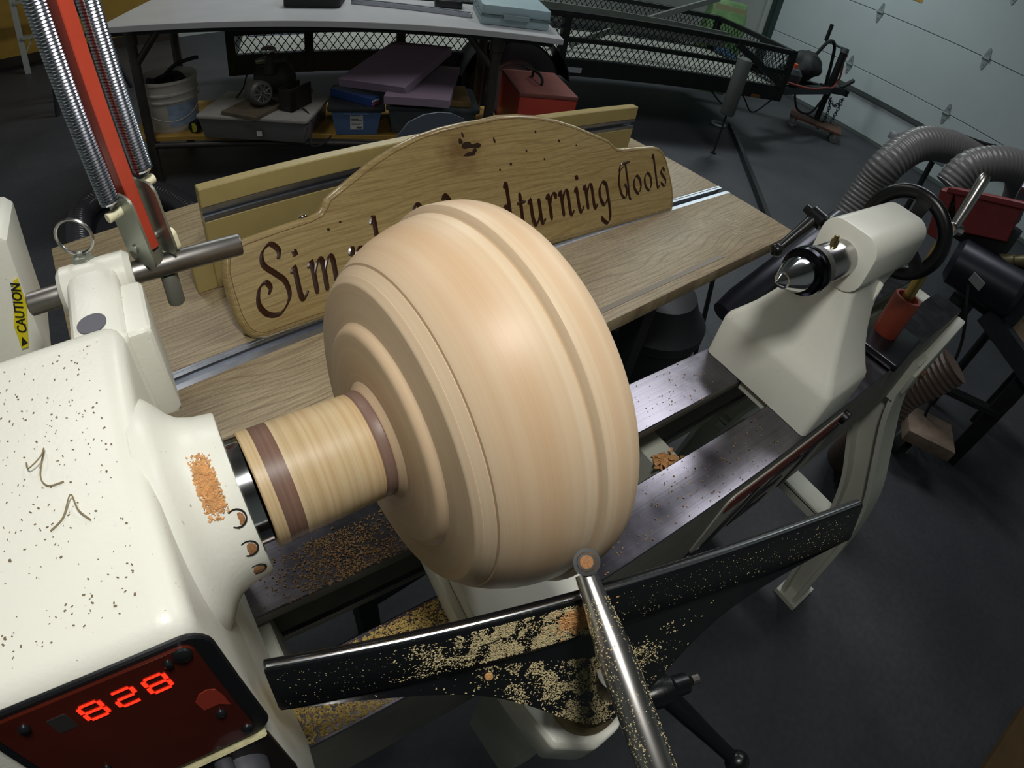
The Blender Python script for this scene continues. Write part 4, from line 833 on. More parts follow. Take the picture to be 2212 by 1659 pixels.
mb = MB(); CF.box(mb, 0.003, 0.062, -0.0008, 0.0002, 0.004, 0.014); mb.build('red_end_band', M('carton_red', '#b04a50', 0.5), bb)
mb = MB()
for i in range(5): CF.box(mb, 0.006 + i * 0.011, 0.014 + i * 0.011, -0.0008, 0.0002, 0.020, 0.030)
mb.build('white_end_print', white_sticker, bb)
# grey tote, brown board, two pink foam slabs
GF = Frame((1.125, 2.495, 0.24), math.radians(-24))
gt = thing('grey_tote', 'dull grey plastic tote under the pink foam slabs', 'storage box', GF.P(0.2, 0.2, 0))
grey_pl = M('grey_plastic', '#555c60', 0.5, var=0.08, vs=12)
hollow(GF, 0.0, 0.43, 0.0, 0.33, 0.001, 0.13, 0.02).build('tote_body', grey_pl, gt, bevel=0.006)
mb = MB(); mb.prism(roundrect(-0.012, 0.445, -0.014, 0.345, 0.02), 0.125, 0.146, lambda p, q_, t: GF.P(p, q_, t)); mb.build('tote_lid', M('grey_lid', '#3f4548', 0.5), gt, bevel=0.004)
mb = MB(); GF.box(mb, 0.03, 0.40, 0.02, 0.30, 0.147, 0.172); tag(mb.build('brown_board', M('brown_board', '#7d6236', 0.7, var=0.15, vs=14), bevel=0.002, seg=1), 'brown fibre board lying on the grey tote', 'board')
foam = M('pink_foam', '#8c7a8d', 0.8, var=0.05, vs=30, bump=0.08, bs=300)
def slab(name, c4, th, label):
    n = (c4[1] - c4[0]).cross(c4[3] - c4[0]).normalized(); mb = MB(); mb.add([p for p in c4] + [p - n * th for p in c4], [(0, 1, 2, 3), (7, 6, 5, 4)] + [(i, 4 + i, 4 + (i + 1) % 4, (i + 1) % 4) for i in range(4)])
    return tag(mb.build(name, foam, bevel=0.002, seg=1), label, 'foam slab')
V = Vector
slab('foam_slab', [V((1.07, 2.43, .462)), V((1.33, 2.27, .466)), V((1.60, 2.66, .500)), V((1.34, 2.83, .495))], 0.042, 'lower pink foam slab lying on the brown board')
slab('foam_slab', [V((0.925, 2.645, .500)), V((1.165, 2.405, .500)), V((1.53, 2.64, .618)), V((1.275, 2.80, .620))], 0.046, 'upper pink foam slab tilted on top of the other slab')
# red tool box right of the bench
XF = Frame((1.70, 2.235, 0), math.radians(-21))
rbx = thing('red_tool_box', 'large red steel tool box with a wire handle standing by the bench leg', 'tool box', XF.P(0.15, 0.25, 0))
rmat = M('tool_box_red', '#a8392c', 0.5, var=0.08, vs=12); rtop = M('tool_box_lid_red', '#7c4a44', 0.45, var=0.1, vs=12)
mb = MB(); XF.box(mb, 0.0, 0.30, 0.0, 0.42, 0.0, 0.470); mb.build('box_body', rmat, rbx, bevel=0.005)
mb = MB(); XF.box(mb, -0.003, 0.303, -0.003, 0.423, 0.470, 0.492); mb.build('box_lid', rtop, rbx, bevel=0.005)
MB().tube(catmull([XF.P(0.14, 0.30, 0.493), XF.P(0.14, 0.29, 0.525), XF.P(0.145, 0.23, 0.535), XF.P(0.15, 0.16, 0.525), XF.P(0.15, 0.15, 0.493)], 6), 0.008, 8).build('lid_handle', dark_rubber, rbx)
# grey moulded chair in front of the bench
ch = thing('plastic_chair', 'grey moulded chair back showing above the fence', 'chair', (1.12, 1.92, 0))
cg = M('chair_grey', '#5f6672', 0.5)
CH = Frame((1.12, 2.0, 0), math.radians(-8))
mb = MB()
prof_c = [(-0.18, 0.33), (-0.165, 0.42), (-0.12, 0.485), (-0.06, 0.515), (0.0, 0.522), (0.06, 0.515), (0.12, 0.485), (0.165, 0.42), (0.18, 0.33), (0.17, 0.24), (-0.17, 0.24)]
mb.prism(prof_c, -0.004, 0.004, lambda p, q_, t: CH.P(p, t + 0.35 * p * p + 0.10 * (0.5 - q_), q_)); mb.build('chair_back', cg, ch, angle=50)
mb = MB(); mb.prism(roundrect(-0.18, 0.18, -0.36, 0.02, 0.06), 0.235, 0.245, lambda p, q_, t: CH.P(p, q_, t)); mb.build('seat', cg, ch)
for uu in (-0.14, 0.14):
    for vv in (-0.32, -0.02):
        mb = MB(); mb.cyl(CH.P(uu, vv, 0.235), CH.P(uu * 1.15, vv * 1.05, 0.0), 0.011, n=10); mb.build('leg', steel_dull, ch)
# step ladder and dark folding trestle by the back wall
lad = thing('step_ladder', 'pale aluminium step ladder standing by the ochre wall', 'ladder', (-0.85, 5.95, 0))
la_m = M('ladder_alu', '#a8aaa4', 0.45, 0.4)
def bar(mb, a, b, w, t):
    a = V(a); b = V(b); d = (b - a).normalized(); s_ = d.cross(V((0, 1, 0))).normalized(); g = d.cross(s_)
    vs = [p + s_ * sx * w / 2 + g * sg_ * t / 2 for p in (a, b) for sx in (-1, 1) for sg_ in (-1, 1)]
    return mb.add(vs, [(0, 1, 3, 2), (4, 6, 7, 5), (0, 4, 5, 1), (2, 3, 7, 6), (0, 2, 6, 4), (1, 5, 7, 3)])
for x in (-0.83, -0.35):
    bar(MB(), (x, 5.95, 0.0), (x + (0.06 if x < -0.6 else -0.06), 6.12, 1.65), 0.05, 0.025).build('rail', la_m, lad)
for i in range(5):
    z = 0.30 + 0.29 * i; MB().box((-0.59, 5.985 + 0.03 * i, z), (0.44 - 0.02 * i, 0.08, 0.02)).build('step', la_m, lad)
bar(MB(), (-0.815, 5.97, 0.16), (-0.72, 5.98, 0.29), 0.012, 0.008).build('step_brace', la_m, lad)
tre = thing('folding_trestle', 'dark steel folding trestle behind the lamp springs', 'trestle', (-0.25, 4.4, 0))
tm = M('trestle_steel', '#3a3b44', 0.5, 0.4)
for a, b in (((-0.52, 4.50, 0.0), (-0.42, 4.50, 0.62)), ((-0.02, 4.43, 0.0), (-0.30, 4.50, 0.95)), ((-0.50, 4.85, 0.0), (-0.30, 4.70, 0.95)), ((0.02, 4.85, 0.0), (-0.28, 4.72, 0.95))):
    MB().cyl(a, b, 0.018, n=12).build('leg', tm, tre)
MB().box((-0.30, 4.60, 0.96), (0.06, 0.30, 0.05)).build('top_bar', tm, tre)
MB().cyl((-0.44, 4.50, 0.5), (-0.17, 4.47, 0.5), 0.013, n=10).build('cross_bar', tm, tre)
# black flexible hose on the floor behind the table corner
def flex(path, r, pitch, name, mat, label, n=14, amp=0.10):
    pts = catmull(path, 40); L = [0]
    for i in range(1, len(pts)): L.append(L[-1] + (pts[i] - pts[i - 1]).length)
    tot = L[-1]; m = max(2, int(tot / pitch * 4)); q_ = []; j = 0
    for i in range(m + 1):
        t = tot * i / m
        while j < len(L) - 2 and L[j + 1] < t: j += 1
        f = (t - L[j]) / max(1e-9, L[j + 1] - L[j]); q_.append(pts[j].lerp(pts[j + 1], min(1, f)))
    rr_ = [r * (1 + amp * (0.5 + 0.5 * math.cos(2 * PI * i / 4))) for i in range(m + 1)]
    return tag(MB().tube(q_, rr_, n).build(name, mat, angle=60), label, 'hose')
hose_dark = M('dark_hose_plastic', '#3a393d', 0.28)
flex([(-0.31, 2.05, 0.062), (-0.36, 2.45, 0.062), (-0.33, 2.75, 0.062), (-0.18, 2.86, 0.062), (0.02, 2.72, 0.062), (0.14, 2.45, 0.062), (0.2, 2.1, 0.062)], 0.055, 0.022, 'floor_hose', hose_dark, 'dark corrugated hose looping on the floor behind the table')

# ------------------------------------------------------------------ machine cover with caution label at the left edge
mc_ = thing('machine_cover', 'cream machine cover with a yellow caution label at the left edge', 'machine cover', (-0.12, 0.36, 0.9))
MC = Frame((-0.112, 0.300, 0.95), math.radians(6))
cz = 1.135
mb = MB(); mb.prism([(-0.24, 0.0), (-0.16, 0.0), (-0.16, 0.88), (-0.107, 1.050), (-0.0985, 1.142), (-0.1035, 1.148), (-0.35, 1.152), (-0.35, 0.95), (-0.24, 0.88)], 0.38, 0.44, lambda p, q_, t: V((p, t, q_))); mb.build('cover_shell', cream, mc_, bevel=0.003)
mb = MB(); mb.prism([(-0.35, 1.150), (-0.116, 1.1465), (-0.116, 1.1495), (-0.35, 1.153)], 0.386, 0.434, lambda p, q_, t: V((p, t, q_))); mb.build('cover_top_recess', M('cover_dark', '#4a4640', 0.6), mc_)
cf = lambda x, z, t: V((x, 0.38 - t, z))
sticker = MB().prism([(-0.1055, 1.114), (-0.1025, 1.1145), (-0.1045, 1.094), (-0.1175, 1.060), (-0.1225, 1.060), (-0.1205, 1.072), (-0.1195, 1.080)], 0.0004, 0.0012, cf).build('caution_label', M('caution_yellow', '#e3d21c', 0.45), mc_)
# ------------------------------------------------------------------ utility trailer behind the bench
TR = Frame((4.35, 2.35, 0), math.radians(-15.5))
trl = thing('utility_trailer', 'black utility trailer with expanded-mesh sides', 'trailer', TR.P(-1.9, 0.53, 0))
tb = M('trailer_black', '#131a19', 0.5, 0.2, var=0.25, vs=10)
TL = -3.95
def tbox(nm, *a, m=None, bev=0.003):
    mb = MB(); TR.box(mb, *a); return mb.build(nm, m or tb, trl, bevel=bev, seg=1)
for v0 in (0.0, 1.01):
    tbox('frame_rail', TL, 0.0, v0, v0 + 0.05, 0.36, 0.475); tbox('mid_rail', TL, 0.0, v0, v0 + 0.04, 0.582, 0.612); tbox('top_rail', TL, 0.0, v0, v0 + 0.05, 0.735, 0.775)
    for uu in (TL, -3.52, -3.00, -1.98, -0.05): tbox('post', uu, uu + 0.05, v0 - 0.004, v0 + 0.044, 0.36, 0.76)
for uu in (TL, -0.05):
    tbox('cross_rail', uu, uu + 0.05, 0.0, 1.06, 0.38, 0.47); tbox('end_top_rail', uu, uu + 0.05, 0.0, 1.06, 0.735, 0.775)
tbox('deck', TL + 0.05, -0.05, 0.05, 1.01, 0.44, 0.465, m=M('trailer_deck', '#8a8d86', 0.7, var=0.2, vs=6))
def diamond(u0, u1, v, z0, z1, dw, dh, along='u'):
    """expanded metal: crossing thin flat strands clipped to the bay"""
    mb = MB(); sl = dh / dw; H = z1 - z0; W = u1 - u0; th = 0.0025
    for sg_ in (1, -1):
        k_ = -int(H / sl / dw) - 2
        while k_ * dw < W + H / sl + dw:
            # line: p = k*dw + sg*(q)/sl , q in 0..H
            def pu(q_): return k_ * dw + sg_ * q_ / sl
            qa, qb = 0.0, H
            ua, ub = pu(qa), pu(qb)
            if ua != ub:
                lo, hi = 0.0, W
                ts_ = sorted(((lo - k_ * dw) * sl * sg_, (hi - k_ * dw) * sl * sg_))
                qa = max(qa, ts_[0]); qb = min(qb, ts_[1])
            if qb - qa > 0.004:
                P0, P1 = ((TR.P(u0 + pu(qa), v, z0 + qa), TR.P(u0 + pu(qb), v, z0 + qb)) if along == 'u' else (TR.P(v, u0 + pu(qa), z0 + qa), TR.P(v, u0 + pu(qb), z0 + qb)))
                d = (P1 - P0).normalized(); nn = (TR.v if along == 'u' else TR.u); s_ = d.cross(nn).normalized()
                vs = [p + s_ * a_ * th + nn * b_ * 0.0012 for p in (P0, P1) for a_ in (-1, 1) for b_ in (-1, 1)]
                mb.add(vs, [(0, 4, 5, 1), (2, 3, 7, 6), (0, 2, 6, 4), (1, 5, 7, 3)])
            k_ += 1
    return mb
posts = [TL + 0.05, -3.52, -3.00, -1.98, -0.05]
for v0 in (0.02, 1.03):
    for a, b in zip(posts[:-1], posts[1:]):
        for z0, z1 in ((0.475, 0.582), (0.612, 0.735)): diamond(a + 0.0, b, v0, z0, z1, 0.046, 0.062).build('mesh_panel', tb, trl, angle=10)
for z0, z1 in ((0.47, 0.735),): diamond(0.05, 1.01, -0.025, z0, z1, 0.046, 0.062, 'v').build('mesh_panel', tb, trl, angle=10)
# sloping gusset at the front bay, wheel and fender
mb = MB(); a_ = TR.P(-0.62, -0.012, 0.735); b_ = TR.P(-0.05, -0.012, 0.49); bar(mb, a_, b_, 0.05, 0.012); mb.build('gusset', tb, trl)
for v0 in (-0.13, 1.07):
    c = TR.P(-2.30, v0 + 0.06, 0.30); tyre = MB().lathe([(-0.075, 0.18), (-0.085, 0.24), (-0.075, 0.285), (-0.04, 0.298), (0.04, 0.298), (0.075, 0.285), (0.085, 0.24), (0.075, 0.18)], c, TR.v, 48, closed=True).build('tyre', dark_rubber, trl)
    MB().lathe([(-0.05, 0.18), (-0.05, 0.15), (-0.02, 0.14), (-0.02, 0.001)], c, TR.v, 32).build('wheel_rim', M('rim_grey', '#6c7472', 0.4, 0.6), trl)
    mb = MB(); nn = 14; vs = []
    for i in range(nn + 1):
        a = math.radians(12 + 156 * i / nn)
        for vv, r in ((v0 - 0.05, 0.345), (v0 + 0.165, 0.345), (v0 + 0.165, 0.353), (v0 - 0.05, 0.353)): vs.append(TR.P(-2.30 + r * math.cos(a), vv, 0.30 + r * math.sin(a)))
    fs = [(4 * i + j, 4 * i + (j + 1) % 4, 4 * i + 4 + (j + 1) % 4, 4 * i + 4 + j) for i in range(nn) for j in range(4)] + [(0, 1, 2, 3), (4 * nn, 4 * nn + 1, 4 * nn + 2, 4 * nn + 3)]
    mb.add(vs, fs).build('fender', tb, trl)
tbox('reflector', -1.96, -1.80, -0.004, -0.001, 0.385, 0.42, m=M('reflector_white', '#8b9396', 0.4), bev=0)
tbox('side_light', -0.33, -0.24, -0.012, -0.001, 0.362, 0.39, m=M('amber_lens', '#6a431f', 0.4))
# tongue, coupler, jack with crank, safety chains
jb = TR.P(1.12, 0.528, 0)
for v0 in (0.10, 0.96):
    mb = MB(); bar(mb, TR.P(-0.1, v0, 0.41), TR.P(1.10, 0.528, 0.41), 0.06, 0.08); mb.build('tongue_beam', tb, trl)
mb = MB(); bar(mb, TR.P(1.0, 0.528, 0.42), TR.P(1.34, 0.528, 0.43), 0.07, 0.07); mb.cyl(TR.P(1.36, 0.528, 0.39), TR.P(1.36, 0.528, 0.455), 0.042, n=16); mb.build('coupler', tb, trl, bevel=0.006)
mb = MB(); bar(mb, TR.P(1.27, 0.528, 0.46), TR.P(1.40, 0.515, 0.56), 0.03, 0.03); mb.build('coupler_latch', tb, trl)
MB().cyl((jb.x, jb.y, 0.115), (jb.x, jb.y, 0.42), 0.030, n=18).build('jack_leg', tb, trl)
MB().cyl((jb.x, jb.y, 0.36), (jb.x, jb.y, 0.79), 0.036, n=18).build('jack_post', tb, trl)
MB().cyl((jb.x, jb.y, 0.79), (jb.x, jb.y, 0.835), 0.044, 0.036, n=18).build('jack_cap', M('jack_cap_grey', '#3c4448', 0.5), trl)
ja = V((jb.x - 0.10, jb.y + 0.17, 0.835))
MB().tube([(jb.x, jb.y, 0.82), ja, ja + V((0, 0, 0.02))], 0.011, 8).build('crank_arm', M('crank_steel', '#59656a', 0.4, 0.7), trl)
MB().cyl(ja, ja + V((0.0, 0, 0.16)), 0.019, n=12).build('crank_grip', black_plastic, trl)
MB().box((jb.x, jb.y, 0.118), (0.16, 0.16, 0.012)).build('jack_foot', tb, trl)
cs = M('chain_steel', '#4b5558', 0.45, 0.8)
def chain(pts, nm):
    p = catmull(pts, 5); mb = MB(); L = 0
    for i in range(len(p) - 1):
        a, b = p[i], p[i + 1]; d = (b - a); ln_ = d.length * 0.72; d.normalize(); s_ = d.orthogonal().normalized() if i % 2 else d.cross(d.orthogonal().normalized())
        c = (a + b) / 2; ring = [c + d * math.cos(t) * ln_ + s_ * math.sin(t) * 0.013 for t in (2 * PI * j / 10 for j in range(10))]; mb.tube(ring, 0.0042, 5, closed=True)
    return mb.build(nm, cs, trl)
chain([TR.P(1.10, 0.46, 0.36), TR.P(1.13, 0.44, 0.25), TR.P(1.10, 0.42, 0.13), TR.P(1.06, 0.42, 0.05)], 'safety_chain')
chain([TR.P(1.10, 0.46, 0.36), TR.P(1.19, 0.44, 0.29), TR.P(1.26, 0.44, 0.38)], 'safety_chain')
chain([TR.P(1.27, 0.44, 0.38), TR.P(1.23, 0.42, 0.26), TR.P(1.20, 0.41, 0.13)], 'safety_chain')
MB().tube(catmull([TR.P(0.55, 0.40, 0.36), TR.P(0.62, 0.36, 0.22), TR.P(0.80, 0.36, 0.20), TR.P(0.96, 0.42, 0.33)], 8), 0.010, 8).build('wiring_cable', dark_rubber, trl)
MB().tube(catmull([TR.P(-0.7, 0.02, 0.36), TR.P(-0.55, 0.0, 0.27), TR.P(-0.40, 0.02, 0.36), TR.P(-0.25, 0.0, 0.24), TR.P(-0.05, 0.04, 0.36)], 8), 0.006, 6).build('wiring_cable', dark_rubber, trl)
# dark winch bag, orange-topped jug, red cord and bungee on the tongue
wb = thing('tongue_box', 'black bag-covered winch standing on the trailer tongue', 'winch', TR.P(0.75, 0.55, 0.45))
bgm = MB().sphere(TR.P(0.70, 0.55, 0.59), 0.16, 14, (1.35, 0.95, 0.8)); cb_ = TR.P(0.70, 0.55, 0.59)
bgm.v = [tuple(cb_ + (V(p) - cb_) * (1 + 0.30 * mnoise.noise(V(p) * 7) + 0.12 * mnoise.noise(V(p) * 21))) for p in bgm.v]
bgm.build('bag_cover', M('black_bag', '#14191a', 0.7, bump=0.6, bs=14), wb)
MB().tube(catmull([TR.P(0.72, 0.48, 0.72), TR.P(0.78, 0.45, 0.86), TR.P(0.88, 0.46, 0.84), TR.P(0.98, 0.50, 0.66), TR.P(1.04, 0.52, 0.46)], 8), 0.016, 8).build('bag_strap', M('strap_black', '#111617', 0.6), wb)
jg = thing('orange_capped_jug', 'dark jug with an orange cap on the trailer tongue', 'jug', TR.P(0.33, 0.35, 0.45))
MB().lathe([(0.0, 0.001), (0.0, 0.09), (0.02, 0.105), (0.09, 0.11), (0.13, 0.085), (0.14, 0.05), (0.14, 0.001)], TR.P(0.33, 0.33, 0.452), (0, 0, 1), 24).build('jug_body', M('jug_dark', '#30343a', 0.5), jg)
MB().cyl(TR.P(0.33, 0.33, 0.59), TR.P(0.33, 0.33, 0.625), 0.052, 0.045, n=18).build('jug_cap', M('cap_orange', '#c04a22', 0.5), jg)
tag(MB().tube(catmull([TR.P(0.20, 0.22, 0.475), TR.P(0.50, 0.20, 0.465), TR.P(0.85, 0.34, 0.47), TR.P(1.08, 0.46, 0.46), TR.P(1.17, 0.50, 0.55), TR.P(1.16, 0.52, 0.70), TR.P(1.14, 0.50, 0.78)], 8), 0.010, 8).build('red_rope', M('faded_red_rope', '#8a3f3a', 0.7)), 'faded red rope looped along the trailer tongue', 'rope')
tag(bar(MB(), TR.P(-1.75, 0.35, 0.49), TR.P(-0.30, 0.75, 0.95), 0.045, 0.02).build('loose_lumber', M('weathered_strip', '#6d7470', 0.6)), 'weathered wooden strip leaning across the trailer', 'lumber')
tag(bar(MB(), TR.P(-2.05, 0.30, 0.715), TR.P(-0.55, 0.22, 0.71), 0.12, 0.02).build('loose_lumber', M('grey_lumber', '#5f6862', 0.7, var=0.2, vs=8)), 'grey weathered plank lying along the trailer side', 'lumber')
tag(bar(MB(), TR.P(-3.72, 0.55, 0.49), TR.P(-3.35, 0.75, 0.95), 0.07, 0.03).build('loose_lumber', M('cream_lumber', '#b7a878', 0.6)), 'cream painted board standing inside the trailer end', 'lumber')
tag(slab('panel_sheet', [TR.P(-3.85, 0.5, 0.47), TR.P(-3.45, 0.52, 0.47), TR.P(-3.42, 0.72, 0.78), TR.P(-3.80, 0.70, 0.78)], 0.02, ''), 'pale blue sheet leaning inside the trailer end', 'panel').data.materials[0] = M('pale_blue_sheet', '#7f8aa6', 0.6)
# dolly under the jack
dl = thing('wheel_dolly', 'brown wooden dolly on four casters under the trailer jack', 'dolly', (5.35, 2.46, 0))
DF = Frame((jb.x - 0.10, jb.y - 0.03, 0), math.radians(-62))
mb = MB(); DF.box(mb, -0.24, 0.28, -0.17, 0.17, 0.088, 0.112); mb.build('dolly_board', M('dolly_wood', '#5c4030', 0.7, var=0.2, vs=10), dl, bevel=0.002, seg=1)
for uu in (-0.19, 0.23):
    for vv in (-0.13, 0.13):
        p = DF.P(uu, vv, 0); MB().lathe([(-0.014, 0.001), (-0.014, 0.040), (0.014, 0.040), (0.014, 0.001)], p + V((0, 0, 0.040)), DF.v, 20).build('caster_wheel', M('caster_grey', '#6e7472', 0.5), dl)
        mb = MB(); mb.box(p + DF.v * 0.020 + V((0, 0, 0.062)), (0.03, 0.004, 0.05), DF.m); mb.box(p - DF.v * 0.020 + V((0, 0, 0.062)), (0.03, 0.004, 0.05), DF.m); mb.box(p + V((0, 0, 0.086)), (0.06, 0.05, 0.004), DF.m); mb.build('caster_fork', zinc, dl)
# green bag in the corner
bg = thing('green_bag', 'green and white printed bag standing in the corner behind the trailer', 'bag', TR.P(0.30, 1.28, 0))
GBF = Frame(TR.P(0.08, 1.28, 0.0), math.radians(-28))
mb = MB(); nn = 8; vs = []
for i, (z, w_, d_) in enumerate(((0.0, 0.20, 0.10), (0.12, 0.215, 0.12), (0.5, 0.21, 0.12), (0.80, 0.19, 0.09), (0.90, 0.18, 0.03))):
    vs += [GBF.P(p, q_, z) for p, q_ in roundrect(0.19 - w_, 0.19 + w_, 0.1 - d_, 0.1 + d_, min(0.05, d_ * 0.7), 3)]
n_ = len(vs) // 5
fs = [(i * n_ + j, i * n_ + (j + 1) % n_, (i + 1) * n_ + (j + 1) % n_, (i + 1) * n_ + j) for i in range(4) for j in range(n_)] + [tuple(range(n_))[::-1], tuple(range(4 * n_, 5 * n_))]
mb.add(vs, fs).build('bag_body', M('bag_green', '#5c7d50', 0.5, var=0.3, vs=9), bg, angle=50)
mb = MB(); mb.prism([(0.03, 0.86), (0.34, 0.86), (0.36, 0.80), (0.02, 0.78)], -0.005, 0.012, lambda p, q_, t: GBF.P(p, t + 0.02, q_)); mb.build('bag_top', M('bag_tan', '#8a8a68', 0.6), bg)
mb = MB(); mb.prism([(0.02, 0.30), (0.36, 0.26), (0.36, 0.42), (0.2, 0.48), (0.02, 0.42)], -0.026, -0.021, lambda p, q_, t: GBF.P(p, t, q_)); mb.build('bag_blue_print', M('bag_blue', '#5f7fa8', 0.5), bg)

# ------------------------------------------------------------------ post, floor bar, ring, tripod leg, pipe, drum
gp = thing('padded_post', 'grey padded post standing in front of the trailer mesh', 'post', (3.51, 2.25, 0))
MB().lathe([(0.30, 0.001), (0.30, 0.045), (0.31, 0.052), (0.68, 0.052), (0.70, 0.046), (0.71, 0.03), (0.712, 0.001)], (3.51, 2.25, 0), (0, 0, 1), 24).build('post_pad', M('grey_pad', '#4d5350', 0.7), gp)
MB().cyl((3.51, 2.25, 0.01), (3.51, 2.25, 0.30), 0.007, n=14).build('post_tube', black_steel, gp)
MB().cyl((3.51, 2.25, 0.0), (3.51, 2.25, 0.012), 0.022, n=24).build('post_foot', black_steel, gp)
tag(bar(MB(), (4.25, 2.66, 0.018), (2.95, 1.36, 0.018), 0.05, 0.03).build('steel_bar', M('dark_bar_steel', '#33373b', 0.3, 0.6)), 'dark flat steel bar lying on the floor beyond the table', 'bar')
tag(MB().tube([(4.14 + 0.055 * math.cos(a), 2.70 + 0.055 * math.sin(a), 0.012) for a in (2 * PI * i / 28 for i in range(28))], 0.011, 8, closed=True).build('white_ring', M('ring_white', '#a9b2b4', 0.5)), 'small white ring lying on the floor beyond the table', 'ring')
sd = thing('tripod_stand', 'dark tripod stand with thin rods behind the table corner', 'tripod', (1.7, 0.95, 0))
apex = V((1.52, 0.83, 0.52))
for fx, fy in ((1.781, 0.907), (1.42, 1.16), (1.35, 0.62)):
    MB().cyl(apex, (fx, fy, 0.02), 0.007, n=10).build('leg', black_steel, sd); MB().cyl((fx, fy, 0.0), (fx, fy, 0.035), 0.013, n=10).build('rubber_foot', dark_rubber, sd)
MB().cyl(apex - V((0, 0, 0.05)), apex + V((0, 0, 0.14)), 0.014, n=12).build('column', black_steel, sd)
dr = thing('shop_vacuum', 'dark round shop vacuum standing under the table end', 'vacuum', (1.25, 0.72, 0))
MB().lathe([(0.06, 0.001), (0.06, 0.13), (0.08, 0.15), (0.36, 0.155), (0.37, 0.165), (0.40, 0.165), (0.42, 0.14), (0.48, 0.11), (0.50, 0.05), (0.50, 0.001)], (1.14, 0.74, 0), (0, 0, 1), 36).build('drum', M('drum_dark', '#1d1f22', 0.5), dr)
for a in (0.5, 2.07, 3.64, 5.2): MB().sphere((1.14 + 0.13 * math.cos(a), 0.74 + 0.13 * math.sin(a), 0.032), 0.032, 8).build('caster', dark_rubber, dr)
pA = V((1.02, 0.50, 0.62)); pB = V((1.27, 0.50, 0.72))
tag(MB().lathe([(0, 0.001), (0, 0.024), (0.05, 0.030), (0.42, 0.030), (0.43, 0.026), (0.43, 0.001)], V((0.955, 0.452, 0.675)), V((0.175, 0.0, 0.075)), 24).build('dark_pipe', M('dark_blue_pipe', '#33343f', 0.3, 0.3)), 'dark blue-grey pipe end showing behind the tailstock', 'pipe')
# ------------------------------------------------------------------ red machine, grey hoses and stand at the right edge
mg = thing('red_machine', 'grimy stationary machine with a red cover and a dark motor', 'machine', (2.3, 0.25, 0))
grime = M('grime_black', '#191b1d', 0.6, 0.3, var=0.4, vs=12); gunmetal = M('gunmetal', '#3a3d44', 0.45, 0.5, var=0.2, vs=12)
def quadbox(p4, ext, nm, mat, bev=0.004):
    """four corners of a visible face and a depth vector"""
    e = V(ext); mb = MB(); mb.add([V(p) for p in p4] + [V(p) + e for p in p4], [(0, 1, 2, 3), (7, 6, 5, 4)] + [(i, 4 + i, 4 + (i + 1) % 4, (i + 1) % 4) for i in range(4)]); return mb.build(nm, mat, mg, bevel=bev, seg=1)
X0 = 2.15
quadbox([(X0, 0.405, 0.868), (X0, 0.190, 0.945), (X0, 0.172, 0.828), (X0, 0.335, 0.762)], (0.22, 0.02, -0.03), 'red_cover', dull_red)
quadbox([(X0 - 0.012, 0.432, 0.880), (X0 - 0.012, 0.182, 0.972), (X0 - 0.012, 0.178, 0.948), (X0 - 0.012, 0.428, 0.858)], (0.24, 0.02, -0.035), 'cover_flange', dull_red)
quadbox([(X0 - 0.006, 0.452, 0.860), (X0 - 0.006, 0.405, 0.868), (X0 - 0.006, 0.370, 0.70), (X0 - 0.006, 0.415, 0.70)], (0.20, 0.02, -0.02), 'red_end_plate', dull_red)
MB().lathe([(-0.02, 0.001), (-0.02, 0.06), (0.0, 0.085), (0.22, 0.09), (0.24, 0.07), (0.24, 0.001)], (X0 - 0.02, 0.275, 0.685), (0.15, -0.90, 0.05), 32).build('motor', M('motor_navy', '#20242e', 0.4, 0.3), mg)
quadbox([(X0 - 0.098, 0.195, 0.712), (X0 - 0.096, 0.145, 0.700), (X0 - 0.100, 0.147, 0.668), (X0 - 0.102, 0.197, 0.680)], (0.01, 0, 0), 'motor_plate', M('motor_plate', '#8b8f92', 0.4, 0.5), 0.001)
mb = MB(); bar(mb, (X0 + 0.05, 0.02, 0.55), (X0 + 0.10, -0.02, 1.0), 0.05, 0.05); mb.build('upright_rail', gunmetal, mg, bevel=0.003)
mb = MB(); bar(mb, (X0 + 0.02, 0.09, 0.585), (X0 + 0.02, -0.30, 0.47), 0.05, 0.07); mb.build('table_edge', gunmetal, mg)
mb = MB(); mb.box((X0 + 0.30, -0.12, 0.52), (0.5, 0.30, 0.03)); mb.build('wood_tray', M('worn_tray', '#6b5a44', 0.6, var=0.25, vs=12), mg)
mb = MB(); mb.box((X0 + 0.2, 0.10, 0.62), (0.30, 0.16, 0.12)); mb.box((X0 + 0.16, 0.28, 0.78), (0.26, 0.22, 0.10)); mb.build('frame_casting', grime, mg, bevel=0.006)
for x, y in ((X0 + 0.10, 0.20), (X0 + 0.50, 0.20), (X0 + 0.10, -0.16), (X0 + 0.50, -0.16)):
    MB().box((x, y, 0.28), (0.06, 0.06, 0.56)).build('stand_leg', grime, mg, bevel=0.003)
mb = MB(); bar(mb, (X0 + 0.07, 0.22, 0.18), (X0 + 0.07, -0.18, 0.30), 0.05, 0.02); mb.build('stand_brace', grime, mg)
for y, z, s_ in ((0.13, 0.775, 0.035), (0.10, 0.80, 0.028), (0.16, 0.765, 0.025)):
    MB().lathe([(-s_, 0.001), (-s_, s_ * 0.6), (s_ * 0.3, s_ * 0.8), (s_, s_ * 0.5), (s_, 0.001)], (X0 + 0.02, y, z), (0.4, -0.7, 0.4), 12).build('wing_nut', M('brass_dull', '#6b6448', 0.5, 0.5), mg)
MB().tube(catmull([(X0 - 0.03, 0.26, 0.75), (X0 - 0.10, 0.16, 0.62), (X0 - 0.08, 0.08, 0.45), (X0 - 0.1, 0.03, 0.2), (X0, -0.02, 0.01)], 8), 0.006, 6).build('power_cord', dark_rubber, mg)
ra = thing('aluminium_rail', 'long bright aluminium rail passing behind the left dust hose', 'rail', (3.5, 0.95, 0))
